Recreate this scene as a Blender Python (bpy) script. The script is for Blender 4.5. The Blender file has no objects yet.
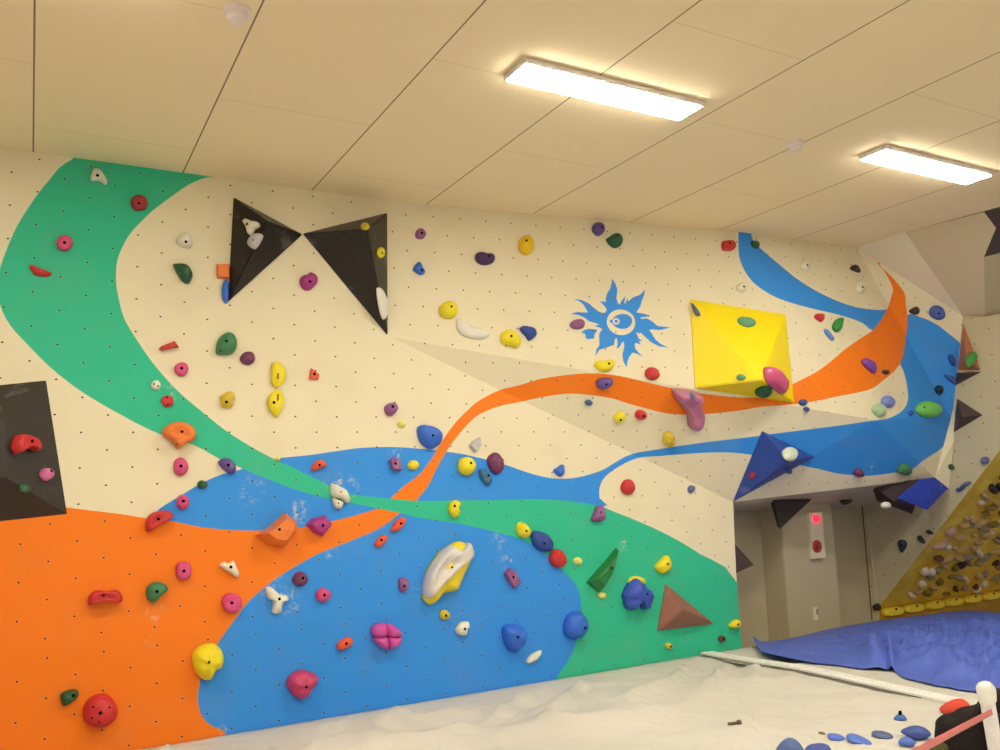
import bpy, bmesh, math, random
from mathutils import Vector as V, Matrix, noise
from mathutils.geometry import delaunay_2d_cdt
from mathutils.bvhtree import BVHTree
random.seed(7)
C = bpy.context.scene.collection
# ------------------------------------------------------------------ camera
F = 845.64
R = Matrix(((0.87558388, 0.03135229, 0.48204761), (-0.48186098, 0.12712928, 0.86697644), (-0.03410067, -0.99139053, 0.12641979)))
O = V((0, -5.8, 1.53)); CE = 3.75
def ray(x, y): return (R @ V((x - 500, y - 375, F))).normalized()
def proj(P):
    d = R.transposed() @ (V(P) - O); return V((500 + F * d.x / d.z, 375 + F * d.y / d.z))
def plane(a, b, c):
    n = (b - a).cross(c - a).normalized()
    if n.dot(O - a) < 0: n = -n
    return (a, n)
def hit(x, y, pl, h=0.0):
    p, n = pl; r = ray(x, y); return O + r * ((p + n * h - O).dot(n) / r.dot(n))
def ZP(h): return (V((0, 0, h)), V((0, 0, 1)))
def YP(y): return (V((0, y, 0)), V((0, -1, 0)))
def XP(x): return (V((x, 0, 0)), V((-1, 0, 0)))
cam = bpy.data.cameras.new('camera'); cam.sensor_width = 36; cam.lens = F / 1000 * 36
co = bpy.data.objects.new('camera', cam); C.objects.link(co)
m = Matrix((R.col[0], -R.col[1], -R.col[2])).transposed().to_4x4(); m.translation = O
co.matrix_world = m; bpy.context.scene.camera = co; cam.clip_start = 0.05
# ------------------------------------------------------------------ materials
TINT = (1.10, 0.94, 0.64)
def lin(c): c /= 255.0; return c / 12.92 if c <= .04045 else ((c + .055) / 1.055) ** 2.4
def alb(rgb): return tuple(min(.9, lin(c) / t) for c, t in zip(rgb, TINT)) + (1,)
def newmat(name):
    mt = bpy.data.materials.new(name); mt.use_nodes = True
    return mt, mt.node_tree.nodes, mt.node_tree.links, mt.node_tree.nodes['Principled BSDF']
_mc = {}
def mat(rgb, rough=.55, spec=.4, bump=.15, scale=60, var=.10, chalk=.0, name=None):
    key = (rgb, rough, spec, bump, scale, var, chalk)
    if key in _mc: return _mc[key]
    mt, N, L, b = newmat(name or 'resin'); b.inputs['Roughness'].default_value = rough; b.inputs['Specular IOR Level'].default_value = spec
    tc = N.new('ShaderNodeTexCoord'); nz = N.new('ShaderNodeTexNoise'); nz.inputs['Scale'].default_value = scale * .35; nz.inputs['Detail'].default_value = 4
    L.new(tc.outputs['Object'], nz.inputs['Vector'])
    a = alb(rgb); mx = N.new('ShaderNodeMix'); mx.data_type = 'RGBA'
    mx.inputs[6].default_value = tuple(max(0, c * (1 - var)) for c in a[:3]) + (1,); mx.inputs[7].default_value = tuple(min(.92, c * (1 + var)) for c in a[:3]) + (1,)
    L.new(nz.outputs['Fac'], mx.inputs[0]); out = mx.outputs[2]
    if chalk > 0:
        n2 = N.new('ShaderNodeTexNoise'); n2.inputs['Scale'].default_value = 7; n2.inputs['Detail'].default_value = 6; L.new(tc.outputs['Object'], n2.inputs['Vector'])
        mr = N.new('ShaderNodeMapRange'); mr.inputs[1].default_value = .60; mr.inputs[2].default_value = .85; mr.inputs[4].default_value = chalk; L.new(n2.outputs['Fac'], mr.inputs[0])
        m2 = N.new('ShaderNodeMix'); m2.data_type = 'RGBA'; m2.inputs[7].default_value = (.7, .68, .62, 1); L.new(mr.outputs[0], m2.inputs[0]); L.new(out, m2.inputs[6]); out = m2.outputs[2]
    L.new(out, b.inputs['Base Color'])
    if bump:
        n3 = N.new('ShaderNodeTexNoise'); n3.inputs['Scale'].default_value = scale * 1.4; n3.inputs['Detail'].default_value = 6; L.new(tc.outputs['Object'], n3.inputs['Vector'])
        bp = N.new('ShaderNodeBump'); bp.inputs['Strength'].default_value = bump; bp.inputs['Distance'].default_value = .008
        L.new(n3.outputs['Fac'], bp.inputs['Height']); L.new(bp.outputs[0], b.inputs['Normal'])
    _mc[key] = mt; return mt
# ------------------------------------------------------------------ object helpers
def tag(o, label=None, cat=None, group=None, kind=None):
    if label: o['label'] = label
    if cat: o['category'] = cat
    if group: o['group'] = group
    if kind: o['kind'] = kind
    return o
def mesh_obj(name, verts, faces, mats, parent=None, smooth=False, fm=None, origin=None):
    origin = V(origin) if origin is not None else V((0, 0, 0))
    me = bpy.data.meshes.new(name); me.from_pydata([tuple(V(v) - origin) for v in verts], [], faces)
    for mm in (mats if isinstance(mats, (list, tuple)) else [mats]): me.materials.append(mm)
    if fm:
        for p, i in zip(me.polygons, fm): p.material_index = i
    for p in me.polygons: p.use_smooth = smooth
    me.update(); o = bpy.data.objects.new(name, me); C.objects.link(o); o.location = origin
    if parent:
        o.parent = parent; o.location = origin - parent.location
    return o
def struct(o): o['kind'] = 'structure'; return o
def fixn(o):
    bm = bmesh.new(); bm.from_mesh(o.data); bmesh.ops.recalc_face_normals(bm, faces=bm.faces); bm.to_mesh(o.data); bm.free(); return o
def box(name, lo, hi, mt, parent=None, bevel=0.0, origin=None):
    x0, y0, z0 = lo; x1, y1, z1 = hi
    vs = [(x, y, z) for z in (z0, z1) for y in (y0, y1) for x in (x0, x1)]
    fs = [(0, 2, 3, 1), (4, 5, 7, 6), (0, 1, 5, 4), (2, 6, 7, 3), (0, 4, 6, 2), (1, 3, 7, 5)]
    o = mesh_obj(name, vs, fs, mt, parent, origin=origin or ((x0 + x1) / 2, (y0 + y1) / 2, z0))
    if bevel:
        bm = bmesh.new(); bm.from_mesh(o.data); bmesh.ops.bevel(bm, geom=bm.edges[:], offset=bevel, segments=2, affect='EDGES'); bm.to_mesh(o.data); bm.free()
    return o
def empty(name, loc):
    o = bpy.data.objects.new(name, None); C.objects.link(o); o.location = loc; o.empty_display_size = .05; return o
def cmr(pts, k=3, closed=False):   # Catmull-Rom
    n = len(pts); out = []
    P = lambda i: V(pts[i % n]) if closed else V(pts[max(0, min(n - 1, i))])
    for i in range(n if closed else n - 1):
        a, b, c, d = P(i - 1), P(i), P(i + 1), P(i + 2)
        for j in range(k):
            t = j / k
            out.append(.5 * ((2 * b) + (c - a) * t + (2 * a - 5 * b + 4 * c - d) * t * t + (3 * b - a - 3 * c + d) * t ** 3))
    if not closed: out.append(V(pts[-1]))
    return out
def inpoly(p, poly):
    x, y = p[0], p[1]; c = False; n = len(poly); j = n - 1
    for i in range(n):
        xi, yi = poly[i][0], poly[i][1]; xj, yj = poly[j][0], poly[j][1]
        if (yi > y) != (yj > y) and x < (xj - xi) * (y - yi) / (yj - yi) + xi: c = not c
        j = i
    return c
# ------------------------------------------------------------------ the climbing wall: key points in space
SLAB = plane(V((0, 0, .653)), V((1, 0, .653)), V((0, .2, CE))); KICK = YP(0)
T1 = hit(387, 201.5, SLAB); A = hit(390, 337, SLAB); G = hit(733, 502, SLAB); T2 = hit(740, 232, ZP(CE))
T1 = V((T1.x, .2, CE))
UP = plane(T1, A, T2); E1 = hit(875, 420, UP); T3 = hit(857, 248, ZP(CE)); XR = 8.13
E2 = hit(951, 418, XP(XR)); T4 = hit(963, 316, XP(XR)); FAR1 = plane(T3, E1, E2); FAR = plane(T3, E2, T4)
G2 = hit(935, 478, XP(7.96)); UNDER = plane(E1, G, G2); UNDER2 = plane(E1, G2, E2); G3 = hit(949, 489, XP(XR)); S1 = hit(957, 391, FAR); S2 = hit(954, 440, XP(XR))
BELLY = plane(A, E1, G); UP2 = plane(T2, E1, T3)
XK = hit(738, 600, KICK).x
K0 = V((XK, 0, .653)); SL = V((-2.6, .2, CE)); SK = V((-2.6, 0, .653))
SLABTOP = V((-2.6, .2, CE))
panels = {  # name: (corner points, plane, u axis, u0, du, v axis, v origin pt, v0, dv)
 'kick': ([V((-2.6, 0, -.3)), V((XK + .01, 0, -.3)), K0, SK], KICK),
 'slab': ([SK, K0, G, A, T1, SL], SLAB),
 'belly': ([A, G, E1], BELLY), 'up': ([T1, A, E1, T2], UP), 'up2': ([T2, E1, T3], UP2), 'far1': ([T3, E1, E2], FAR1), 'far': ([T3, E2, S1, T4], FAR), 'under': ([G, G2, E1], UNDER), 'under2': ([E1, G2, E2], UNDER2)}
panel_px = {k: [proj(p) for p in v[0]] for k, v in panels.items()}
uvdef = {}
def axes(n):
    u = n.cross(V((0, 0, 1))); u.normalize()
    if u.x < 0: u = -u
    v = n.cross(u);  v = v if v.z > 0 else -v
    return u, v
def panel_uv(k, P):
    if k == 'kick': return ((P.x - .118) / .151, (P.z - .60) / .1135)
    if k == 'slab': s = (P - V((P.x, 0, .653))).length; return ((P.x - .108 - .01 * (s - .5)) / .150, (s - .948) / .111)
    u, v = axes(panels[k][1][1]); d = P - A
    return ((d.dot(u) - .16) / .1115, (d.dot(v) - .4) / .149)
# ---- painted shapes, outlines
green = [(75,150),(75,157),(60,167),(50,179),(40,191),(28,208),(17,226),(8,246),(1,265),(-2,285),(0,305),(10,325),(28,345),(50,367),(75,387),(100,403),(125,417),(140,425),(160,434),(194,445),(218,458),(244,469),(270,480),(306,493),(332,499),(356,504),(376,508),(400,513),(420,518),(450,522),(470,526),(500,533),(520,539),(540,549),(560,568),(574,582),(579,592),(581,606),(578,632),(572,654),(557,677),(552,692)]
green2 = [(760,690),(737,583),(700,554),(670,536),(640,522),(610,510),(596,505),(550,499.4),(500,500),(450,500.6),(420,501),(388,498.4),(350,494),(330,486),(300,471),(275,459.5),(250,446),(225,430),(200,410),(180,393),(162,374),(147,355),(130,329),(123,315),(118,295),(116,280),(117,262),(122,248),(130,234),(140,223),(150,213),(160,205),(175,194),(190,184),(205,178),(216,177)]
orange_up1 = [(391,498),(404,486),(420,474),(432,458),(444,438),(456,422),(470,408),(480,400),(500,390),(520,385),(540,379),(570,374.6),(596,373.4),(620,376),(650,383),(680,390),(706,394),(740,397.5),(770,396),(793,384),(816,372),(830,362),(844,350),(858,340),(874,329),(886,312),(892,294),(892.5,287),(886,274),(877,263)]
orange_up2 = [(879,262),(882,268),(890,275),(904,292),(906,306),(907.6,318),(906,336),(900,364),(880,383),(868,390),(840,396),(810,402),(792,404.5),(760,407),(740,410.6),(700,414.4),(676,414.4),(660,412),(630,404),(610,398),(580,394),(560,394.4),(540,397.6),(520,402),(500,406),(480,414),(468,424),(456,438),(448,449),(438,466),(428,486),(420,496),(410,508),(390,508)]
blue_low = [(400,513),(380,528),(348,542),(320,553),(296,566),(274,580),(250,600),(236,618),(220,640),(205,664),(200,682),(198,700),(202,716),(212,726),(226,733),(240,760),(570,760),(600,600),(560,530),(420,505)]
orange_low = [(-400,480),(0,498),(67,507.5),(120,514),(145,518),(174,521.5),(200,527),(230,530),(260,530.5),(290,529),(306,526.5),(333,521),(360,514),(382,507.5),(404,505),(420,515),(420,560),(300,760),(-400,1000)]
blue_mid = [(140,530),(158,510),(180,496),(200,484),(220,475),(242,469),(255,460),(275,459.8),(280,458),(310,455),(340,450.6),(360,448),(390,447),(416,448.4),(452,452.4),(476,457),(506,465),(526,472),(550,478),(574,478),(600,471),(616,462),(632,454),(660,449),(700,443),(750,437),(780,433),(820,428),(840,425.5),(870,421),(886,419),(896,415),(904,409),(908,400),(907.6,390),(906,380),(903,370),(900,364),(890,340),(905,316),(920,317),(936,324),(948,333),(960,343),(975,360),(958,375),(955.5,402),(950.6,427),(948,436.6),(942,448),(924,460),(913,468.6),(899,472),(871,475.6),(854,475),(837,473.5),(819,469),(801,465.5),(775,459),(750.4,454.6),(728,452.5),(700,453),(660,456),(638,458),(620,466),(606,476),(600,486),(599.4,498),(600,508),(500,515),(400,512),(376,515),(340,528),(300,540),(200,540)]
blue_up = [(738.5,226),(738.5,245),(740,260),(748,276),(760,288),(780,299),(810,308),(836,314),(854,319.5),(864,324),(872,330),(885,330),(895,300),(886,309.6),(860,308),(840,302),(820,293),(800,281),(784,268.5),(760,248),(753,240),(751,232),(751,226)]
def S(pts): return [V((560 + x / 7.654, 270 + y / 7.654)) for x, y in pts]
sun = S([(400,65),(425,105),(440,150),(432,215),(447,262),(458,262),(470,235),(502,200),(492,245),(498,262),(506,240),(518,213),(521,240),(560,208),(600,195),(622,182),(648,148),(645,190),(625,240),(616,275),(600,300),(585,325),(640,334),(690,348),(655,360),(618,362),(620,374),(665,370),(705,392),(745,428),(845,440),(770,460),(700,455),(682,462),(700,480),(730,530),(770,565),(830,595),(760,585),(700,555),(660,520),(620,482),(585,478),(590,495),(604,525),(632,540),(603,545),(622,572),(580,556),(572,572),(577,602),(600,630),(635,665),(590,642),(557,632),(530,665),(517,700),(510,745),(485,700),(477,650),(492,590),(488,545),(472,560),(455,590),(430,603),(442,570),(436,520),(421,530),(414,575),(380,585),(340,600),(300,612),(272,660),(278,610),(302,575),(300,530),(300,490),(318,460),(325,452),(298,440),(265,432),(300,415),(255,402),(220,392),(190,367),(150,347),(80,335),(130,322),(190,325),(215,325),(200,300),(180,265),(150,240),(105,222),(160,228),(220,255),(260,290),(300,320),(332,330),(352,320),(357,300),(340,275),(305,240),(325,240),(350,247),(350,215),(360,180),(385,140),(395,100)])
sunbit = S([(163,480),(185,460),(220,450),(280,455),(285,465),(265,490),(260,525),(205,530),(195,510),(195,490)])
def ell(cx, cy, rx, ry, rot=0, n=20, irr=0.0, seed=0):
    out = []; c, s = math.cos(math.radians(rot)), math.sin(math.radians(rot)); rnd = random.Random(seed)
    ph = [rnd.uniform(0, 6.28) for _ in range(3)]
    for i in range(n):
        a = 2 * math.pi * i / n; k = 1 + irr * (math.sin(2 * a + ph[0]) * .5 + math.sin(3 * a + ph[1]) * .6 + math.sin(5 * a + ph[2]) * .35)
        x, y = rx * k * math.cos(a), ry * k * math.sin(a); out.append(V((cx + x * c - y * s, cy + x * s + y * c)))
    return out
def SE(cx, cy, rx, ry, n=24): return S([tuple(p) for p in ell(cx, cy, rx, ry, 12, n)])
fish = S([tuple(p) for p in cmr([(375,390),(400,378),(420,355),(460,338),(510,340),(545,365),(553,395),(535,430),(500,450),(455,448),(425,435),(400,410)], 2, True)])
c3 = lambda p: cmr(p, 3)
shapes = [  # (outline, colour index) first match wins
 (SE(430, 393, 13, 13, 12), 3), (SE(430, 393, 27, 25, 16), 0), (fish, 3), (SE(467, 400, 110, 98), 0), (sun, 3), (sunbit, 3),
 (c3(green) + c3(green2), 1), (c3(orange_up1) + c3(orange_up2), 2), (c3(blue_up), 3),
 (cmr(blue_low, 3, False), 3), (c3(orange_low), 2), (c3(blue_mid), 3)]
# ---- wall finish node group: paint colour + bolt-hole grid + chalk + grime
chalks = [(336,482,.10,.7),(348,487,.10,.6),(298,512,.10,.8),(278,592,.13,.8),(288,600,.11,.8),(250,490,.12,.5),(395,455,.08,.8),(508,561,.08,.6),(623,545,.07,.9),(155,614,.07,.45),(152,642,.06,.4),(332,553,.06,.8),(224,731,.05,.9),(690,520,.2,.35),(420,590,.1,.2),(170,388,.12,.35),(500,540,.1,.4),(870,468,.1,.35),(720,500,.2,.25),(296,375,.12,.25)]
ng = bpy.data.node_groups.new('wall_finish', 'ShaderNodeTree')
ng.interface.new_socket('Color', in_out='INPUT', socket_type='NodeSocketColor'); ng.interface.new_socket('Color', in_out='OUTPUT', socket_type='NodeSocketColor'); ng.interface.new_socket('Height', in_out='OUTPUT', socket_type='NodeSocketFloat')
gi = ng.nodes.new('NodeGroupInput'); go = ng.nodes.new('NodeGroupOutput')
def M_(op, a, b=None, c=None):
    n = ng.nodes.new('ShaderNodeMath'); n.operation = op
    for i, x in enumerate((a, b, c)):
        if x is None: continue
        if isinstance(x, (int, float)): n.inputs[i].default_value = x
        else: ng.links.new(x, n.inputs[i])
    return n.outputs[0]
uvn = ng.nodes.new('ShaderNodeUVMap'); uvn.uv_map = 'grid'; sp = ng.nodes.new('ShaderNodeSeparateXYZ'); ng.links.new(uvn.outputs[0], sp.inputs[0])
def lat(off):
    ds = []
    for o in (0, 1):
        t = M_('MULTIPLY', M_('ADD', sp.outputs[o], off), .5); t = M_('SUBTRACT', t, M_('ROUND', t)); ds.append(M_('MULTIPLY', t, .26))
    return M_('SQRT', M_('ADD', M_('MULTIPLY', ds[0], ds[0]), M_('MULTIPLY', ds[1], ds[1])))
dist = M_('MINIMUM', lat(0), lat(1))
hole = M_('LESS_THAN', dist, .0062)
geo = ng.nodes.new('ShaderNodeNewGeometry')
nz = ng.nodes.new('ShaderNodeTexNoise'); nz.inputs['Scale'].default_value = 26; nz.inputs['Detail'].default_value = 7; nz.inputs['Roughness'].default_value = .7; ng.links.new(geo.outputs['Position'], nz.inputs['Vector'])
acc = 0.0
for (x, y, r, s) in chalks:
    k = next((k for k, q in panel_px.items() if inpoly((x, y), q)), 'slab'); P = hit(x, y, panels[k][1])
    d = ng.nodes.new('ShaderNodeVectorMath'); d.operation = 'DISTANCE'; ng.links.new(geo.outputs['Position'], d.inputs[0]); d.inputs[1].default_value = P
    t = M_('MULTIPLY', M_('MAXIMUM', M_('SUBTRACT', 1.0, M_('DIVIDE', d.outputs['Value'], r)), 0.0), s); acc = M_('MAXIMUM', acc, t)
mr = ng.nodes.new('ShaderNodeMapRange'); mr.inputs[1].default_value = .5; mr.inputs[2].default_value = .68; ng.links.new(nz.outputs['Fac'], mr.inputs[0])
chalk = M_('MULTIPLY', M_('MINIMUM', M_('MULTIPLY', acc, 1.7), 1.0), mr.outputs[0])
def MX(f, a, b):
    n = ng.nodes.new('ShaderNodeMix'); n.data_type = 'RGBA'
    for i, x in ((0, f), (6, a), (7, b)):
        if isinstance(x, (int, float, tuple)): n.inputs[i].default_value = x
        else: ng.links.new(x, n.inputs[i])
    return n.outputs[2]
n2 = ng.nodes.new('ShaderNodeTexNoise'); n2.inputs['Scale'].default_value = 3.0; n2.inputs['Detail'].default_value = 5; ng.links.new(geo.outputs['Position'], n2.inputs['Vector'])
mg = ng.nodes.new('ShaderNodeMapRange'); mg.inputs[1].default_value = .5; mg.inputs[2].default_value = .8; mg.inputs[4].default_value = .12; ng.links.new(n2.outputs['Fac'], mg.inputs[0])
col = MX(mg.outputs[0], gi.outputs[0], (.33, .27, .18, 1))
col = MX(chalk, col, (.72, .70, .64, 1))
ring = M_('MULTIPLY', M_('LESS_THAN', dist, .0115), .10); col = MX(ring, col, (.8, .75, .6, 1))
col = MX(hole, col, (.035, .02, .012, 1)); ng.links.new(col, go.inputs[0]); ng.links.new(M_('SUBTRACT', 1.0, hole), go.inputs[1])
def wallmat(name, rgb):
    mt, N, L, b = newmat(name); g = N.new('ShaderNodeGroup'); g.node_tree = ng; g.inputs[0].default_value = alb(rgb); L.new(g.outputs[0], b.inputs['Base Color'])
    b.inputs['Roughness'].default_value = .62; b.inputs['Specular IOR Level'].default_value = .3
    bp = N.new('ShaderNodeBump'); bp.inputs['Distance'].default_value = .004; bp.inputs['Strength'].default_value = .0; L.new(g.outputs[1], bp.inputs['Height']); L.new(bp.outputs[0], b.inputs['Normal'])
    return mt
CREAM = (240, 217, 163)
wm = [wallmat('cream_wall_paint', CREAM), wallmat('green_wall_paint', (52, 186, 128)), wallmat('orange_wall_paint', (252, 122, 20)), wallmat('blue_wall_paint', (56, 142, 226))]
# ---- planar subdivision of the painted wall
vin, ein = [], []
def addloop(pts, closed=True):
    b = len(vin); vin.extend(V((p[0], p[1])) for p in pts); n = len(pts)
    for i in range(n if closed else n - 1): ein.append((b + i, b + (i + 1) % n))
for q in panel_px.values(): addloop(q)
for q, _ in shapes: addloop(q)
ov, oe, of, *_ = delaunay_2d_cdt(vin, ein, [], 0, 1e-4)
vid, verts, faces, fmi, fuv = {}, [], [], [], []
for f in of:
    c = sum((V(ov[i]) for i in f), V((0, 0))) / 3
    k = next((k for k, q in panel_px.items() if inpoly(c, q)), None)
    if k is None: continue
    ar = abs((ov[f[1]] - ov[f[0]]).cross(ov[f[2]] - ov[f[0]]))
    if ar < 1e-6: continue
    ci = next((ci for q, ci in shapes if inpoly(c, q)), 0)
    idx = []; uvs = []
    for i in f:
        P = hit(ov[i][0], ov[i][1], panels[k][1])
        key = (round(P.x, 4), round(P.y, 4), round(P.z, 4))
        if key not in vid: vid[key] = len(verts); verts.append(P)
        idx.append(vid[key]); uvs.append(panel_uv(k, P))
    if len(set(idx)) < 3: continue
    n = (verts[idx[1]] - verts[idx[0]]).cross(verts[idx[2]] - verts[idx[0]])
    if n.dot(O - verts[idx[0]]) < 0: idx.reverse(); uvs.reverse()
    faces.append(tuple(idx)); fmi.append(ci); fuv.append(uvs)
# side strip at the right end, the undercut, returns behind the edges
YB, YF = .62, .34
def addface(pts, uvf=None, mi=0):
    b = len(verts); verts.extend(pts); faces.append(tuple(range(b, b + len(pts)))); fmi.append(mi); fuv.append([(uvf(p) if uvf else (.5, 0)) for p in pts])
addface([G2, G3, S2]); addface([G2, S2, E2]); addface([E2, S2, S1])
b0 = hit(735, 511, YP(YB)); b1 = V((XR, YB, hit(864, 506, YP(YB)).z)); 
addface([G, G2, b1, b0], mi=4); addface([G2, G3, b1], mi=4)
addface([V((XK + .01, 0, -.3)), V((XK + .01, YB, -.3)), b0, G, K0])
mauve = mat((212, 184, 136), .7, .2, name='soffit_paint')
o = mesh_obj('wall_back', verts, faces, wm + [mauve], fm=fmi); struct(o)
uvl = o.data.uv_layers.new(name='grid'); li = 0
for p, uv in zip(o.data.polygons, fuv):
    for j, l in enumerate(p.loop_indices): uvl.data[l].uv = uv[j]
def nutwall(name, polys, mt, uvf):
    vs, fs, us = [], [], []
    for q in polys:
        b = len(vs); vs += q; fs.append(tuple(range(b, b + len(q)))); us.append([uvf(p) for p in q])
    o = mesh_obj(name, vs, fs, mt); u = o.data.uv_layers.new(name='grid')
    for p, uv in zip(o.data.polygons, us):
        for j, l in enumerate(p.loop_indices): u.data[l].uv = uv[j]
    return struct(o)
plain = mat((196, 175, 126), .75, .2, bump=.1, var=.04, name='cream_plaster')
nut2 = wallmat('side_wall_paint', (206, 185, 134))
# side wall that the bulge dies into (faces left); top edge slopes as in the room
PR = XP(XR + .012); YE = -2.6
zt = hit(985, 317, PR).z
W0 = V((XR, hit(985, 317, PR).y, zt)); bl = hit(878.5, 608, PR); tl = hit(1000, 450, PR); tl = bl + (tl - bl) * 1.12
nutwall('wall_right', [[V((XR, YB, -.3)), V((XR, bl.y, -.3)), bl, tl, V((XR, YE, zt - .8)), V((XR, YE, zt)), W0, T4 + V((.0, .0, .0)), V((XR, YB, T4.z))]], nut2, lambda p: (p.y / .16 + .3, p.z / .13))
# alcove back wall and pillar
struct(mesh_obj('wall_alcove', [V((XK, YB, -.3)), V((XR, YB, -.3)), V((XR, YB, 2.2)), V((XK, YB, 2.2))], [(0, 1, 2, 3)], plain))
px0 = hit(785, 570, YP(YF)).x; px1 = hit(837, 570, YP(YF)).x
struct(box('trim_pillar', (px0, YF, -.3), (px1, YB, 1.25), plain, bevel=.006))
struct(box('trim_corner', (XR - .008, YB - .01, -.1), (XR - .001, YB, 1.2), mat((110, 92, 60), .7, .2, name='dark_joint')))
# ---- ceiling with seams, cut edge at the right
def ceilmat():
    mt, N, L, b = newmat('ceiling_board'); geo = N.new('ShaderNodeNewGeometry'); sp = N.new('ShaderNodeSeparateXYZ'); L.new(geo.outputs['Position'], sp.inputs[0])
    def M(op, a, c=None):
        n = N.new('ShaderNodeMath'); n.operation = op
        for i, x in enumerate((a, c)):
            if x is None: continue
            if isinstance(x, (int, float)): n.inputs[i].default_value = x
            else: L.new(x, n.inputs[i])
        return n.outputs[0]
    cx = M('DIVIDE', M('ADD', sp.outputs[0], .052), .9143); colm = M('FLOOR', cx)
    fx = M('MULTIPLY', M('ABSOLUTE', M('SUBTRACT', cx, M('ROUND', cx))), .9143)
    odd = M('MODULO', M('ADD', colm, 20.0), 2.0)
    cy = M('DIVIDE', M('ADD', M('ADD', sp.outputs[1], .235), M('MULTIPLY', odd, .835)), 1.757)
    fy = M('MULTIPLY', M('ABSOLUTE', M('SUBTRACT', cy, M('ROUND', cy))), 1.757)
    sx = M('MULTIPLY', M('LESS_THAN', fx, .0045), .8); sy = M('MULTIPLY', M('LESS_THAN', fy, .003), .25); s = M('MAXIMUM', sx, sy)
    nz = N.new('ShaderNodeTexNoise'); nz.inputs['Scale'].default_value = 2.2; nz.inputs['Detail'].default_value = 5; L.new(geo.outputs['Position'], nz.inputs['Vector'])
    mx = N.new('ShaderNodeMix'); mx.data_type = 'RGBA'; mx.inputs[6].default_value = (.92, .80, .59, 1); mx.inputs[7].default_value = (.89, .76, .54, 1); L.new(nz.outputs['Fac'], mx.inputs[0])
    m2 = N.new('ShaderNodeMix'); m2.data_type = 'RGBA'; m2.inputs[7].default_value = (.10, .055, .02, 1); L.new(s, m2.inputs[0]); L.new(mx.outputs[2], m2.inputs[6])
    L.new(m2.outputs[2], b.inputs['Base Color']); b.inputs['Roughness'].default_value = .8; b.inputs['Specular IOR Level'].default_value = .2
    return mt
cm = ceilmat()
B1 = hit(905, 232, ZP(CE)); B2 = hit(1000, 207, ZP(CE)); B3 = B1 + (B2 - B1).normalized() * 5.2
X0, Y0 = -2.6, -10.5
struct(mesh_obj('ceiling', [V((X0, .2, CE)), T1, T2, T3, B1, B3, V((B3.x + 1.5, Y0, CE)), V((X0, Y0, CE))], [tuple(range(8))[::-1]], cm))
# sloping soffit between the ceiling edge, the wall top and the side wall
SO2 = plane(B1, T4, B2); W1 = hit(985, 317, SO2); q1 = hit(984, 257, SO2); q2 = hit(984, 212, SO2); q15 = hit(996, 228, SO2)
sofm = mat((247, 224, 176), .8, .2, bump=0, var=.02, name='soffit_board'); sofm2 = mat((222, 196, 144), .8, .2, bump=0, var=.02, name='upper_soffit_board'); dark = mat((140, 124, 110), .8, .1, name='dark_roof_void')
struct(mesh_obj('trim_soffit', [T3, B1, T4], [(0, 2, 1)], sofm))
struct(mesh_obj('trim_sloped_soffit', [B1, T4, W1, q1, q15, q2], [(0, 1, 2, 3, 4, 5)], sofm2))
wp, wp2 = hit(1040, 312, XP(W1.x + .02)), hit(1040, 243, XP(q1.x + .02))
struct(mesh_obj('wall_upper', [W1, wp, wp2, q1], [(0, 1, 2, 3)], plain))
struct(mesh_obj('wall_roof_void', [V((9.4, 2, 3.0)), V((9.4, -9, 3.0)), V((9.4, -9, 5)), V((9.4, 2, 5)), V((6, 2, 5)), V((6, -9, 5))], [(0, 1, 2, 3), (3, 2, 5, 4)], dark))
# rest of the room, outside the picture
far = mat((205, 185, 145), .8, .2, name='room_plaster')
struct(mesh_obj('wall_left', [V((X0, .3, -.4)), V((X0, Y0, -.4)), V((X0, Y0, CE)), V((X0, .3, CE))], [(0, 1, 2, 3)], far))
struct(mesh_obj('wall_front', [V((X0, Y0, -.4)), V((11, Y0, -.4)), V((11, Y0, CE)), V((X0, Y0, CE))], [(0, 1, 2, 3)], far))
struct(mesh_obj('floor', [V((X0, Y0, -.3)), V((11, Y0, -.3)), V((11, .7, -.3)), V((X0, .7, -.3))], [(0, 1, 2, 3)], mat((196, 172, 128), .5, .4, name='floor_vinyl')))
# ------------------------------------------------------------------ crash mats under a white sheet
def sheetmat():
    mt, N, L, b = newmat('white_canvas_sheet'); geo = N.new('ShaderNodeNewGeometry')
    nz = N.new('ShaderNodeTexNoise'); nz.inputs['Scale'].default_value = 1.6; nz.inputs['Detail'].default_value = 6; L.new(geo.outputs['Position'], nz.inputs['Vector'])
    mx = N.new('ShaderNodeMix'); mx.data_type = 'RGBA'; mx.inputs[6].default_value = (.55, .54, .51, 1); mx.inputs[7].default_value = (.68, .67, .64, 1); L.new(nz.outputs['Fac'], mx.inputs[0]); L.new(mx.outputs[2], b.inputs['Base Color'])
    n2 = N.new('ShaderNodeTexNoise'); n2.inputs['Scale'].default_value = 5; n2.inputs['Detail'].default_value = 5; n2.inputs['Distortion'].default_value = 1.2; L.new(geo.outputs['Position'], n2.inputs['Vector'])
    bp = N.new('ShaderNodeBump'); bp.inputs['Distance'].default_value = .05; bp.inputs['Strength'].default_value = .45; L.new(n2.outputs['Fac'], bp.inputs['Height']); L.new(bp.outputs[0], b.inputs['Normal'])
    b.inputs['Roughness'].default_value = .75; b.inputs['Specular IOR Level'].default_value = .25; return mt
sheet = sheetmat()
def mat_base(y):
    d = max(0, -y); e = min(1, d / 1.3); return .05 * e * e * (3 - 2 * e)
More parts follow.
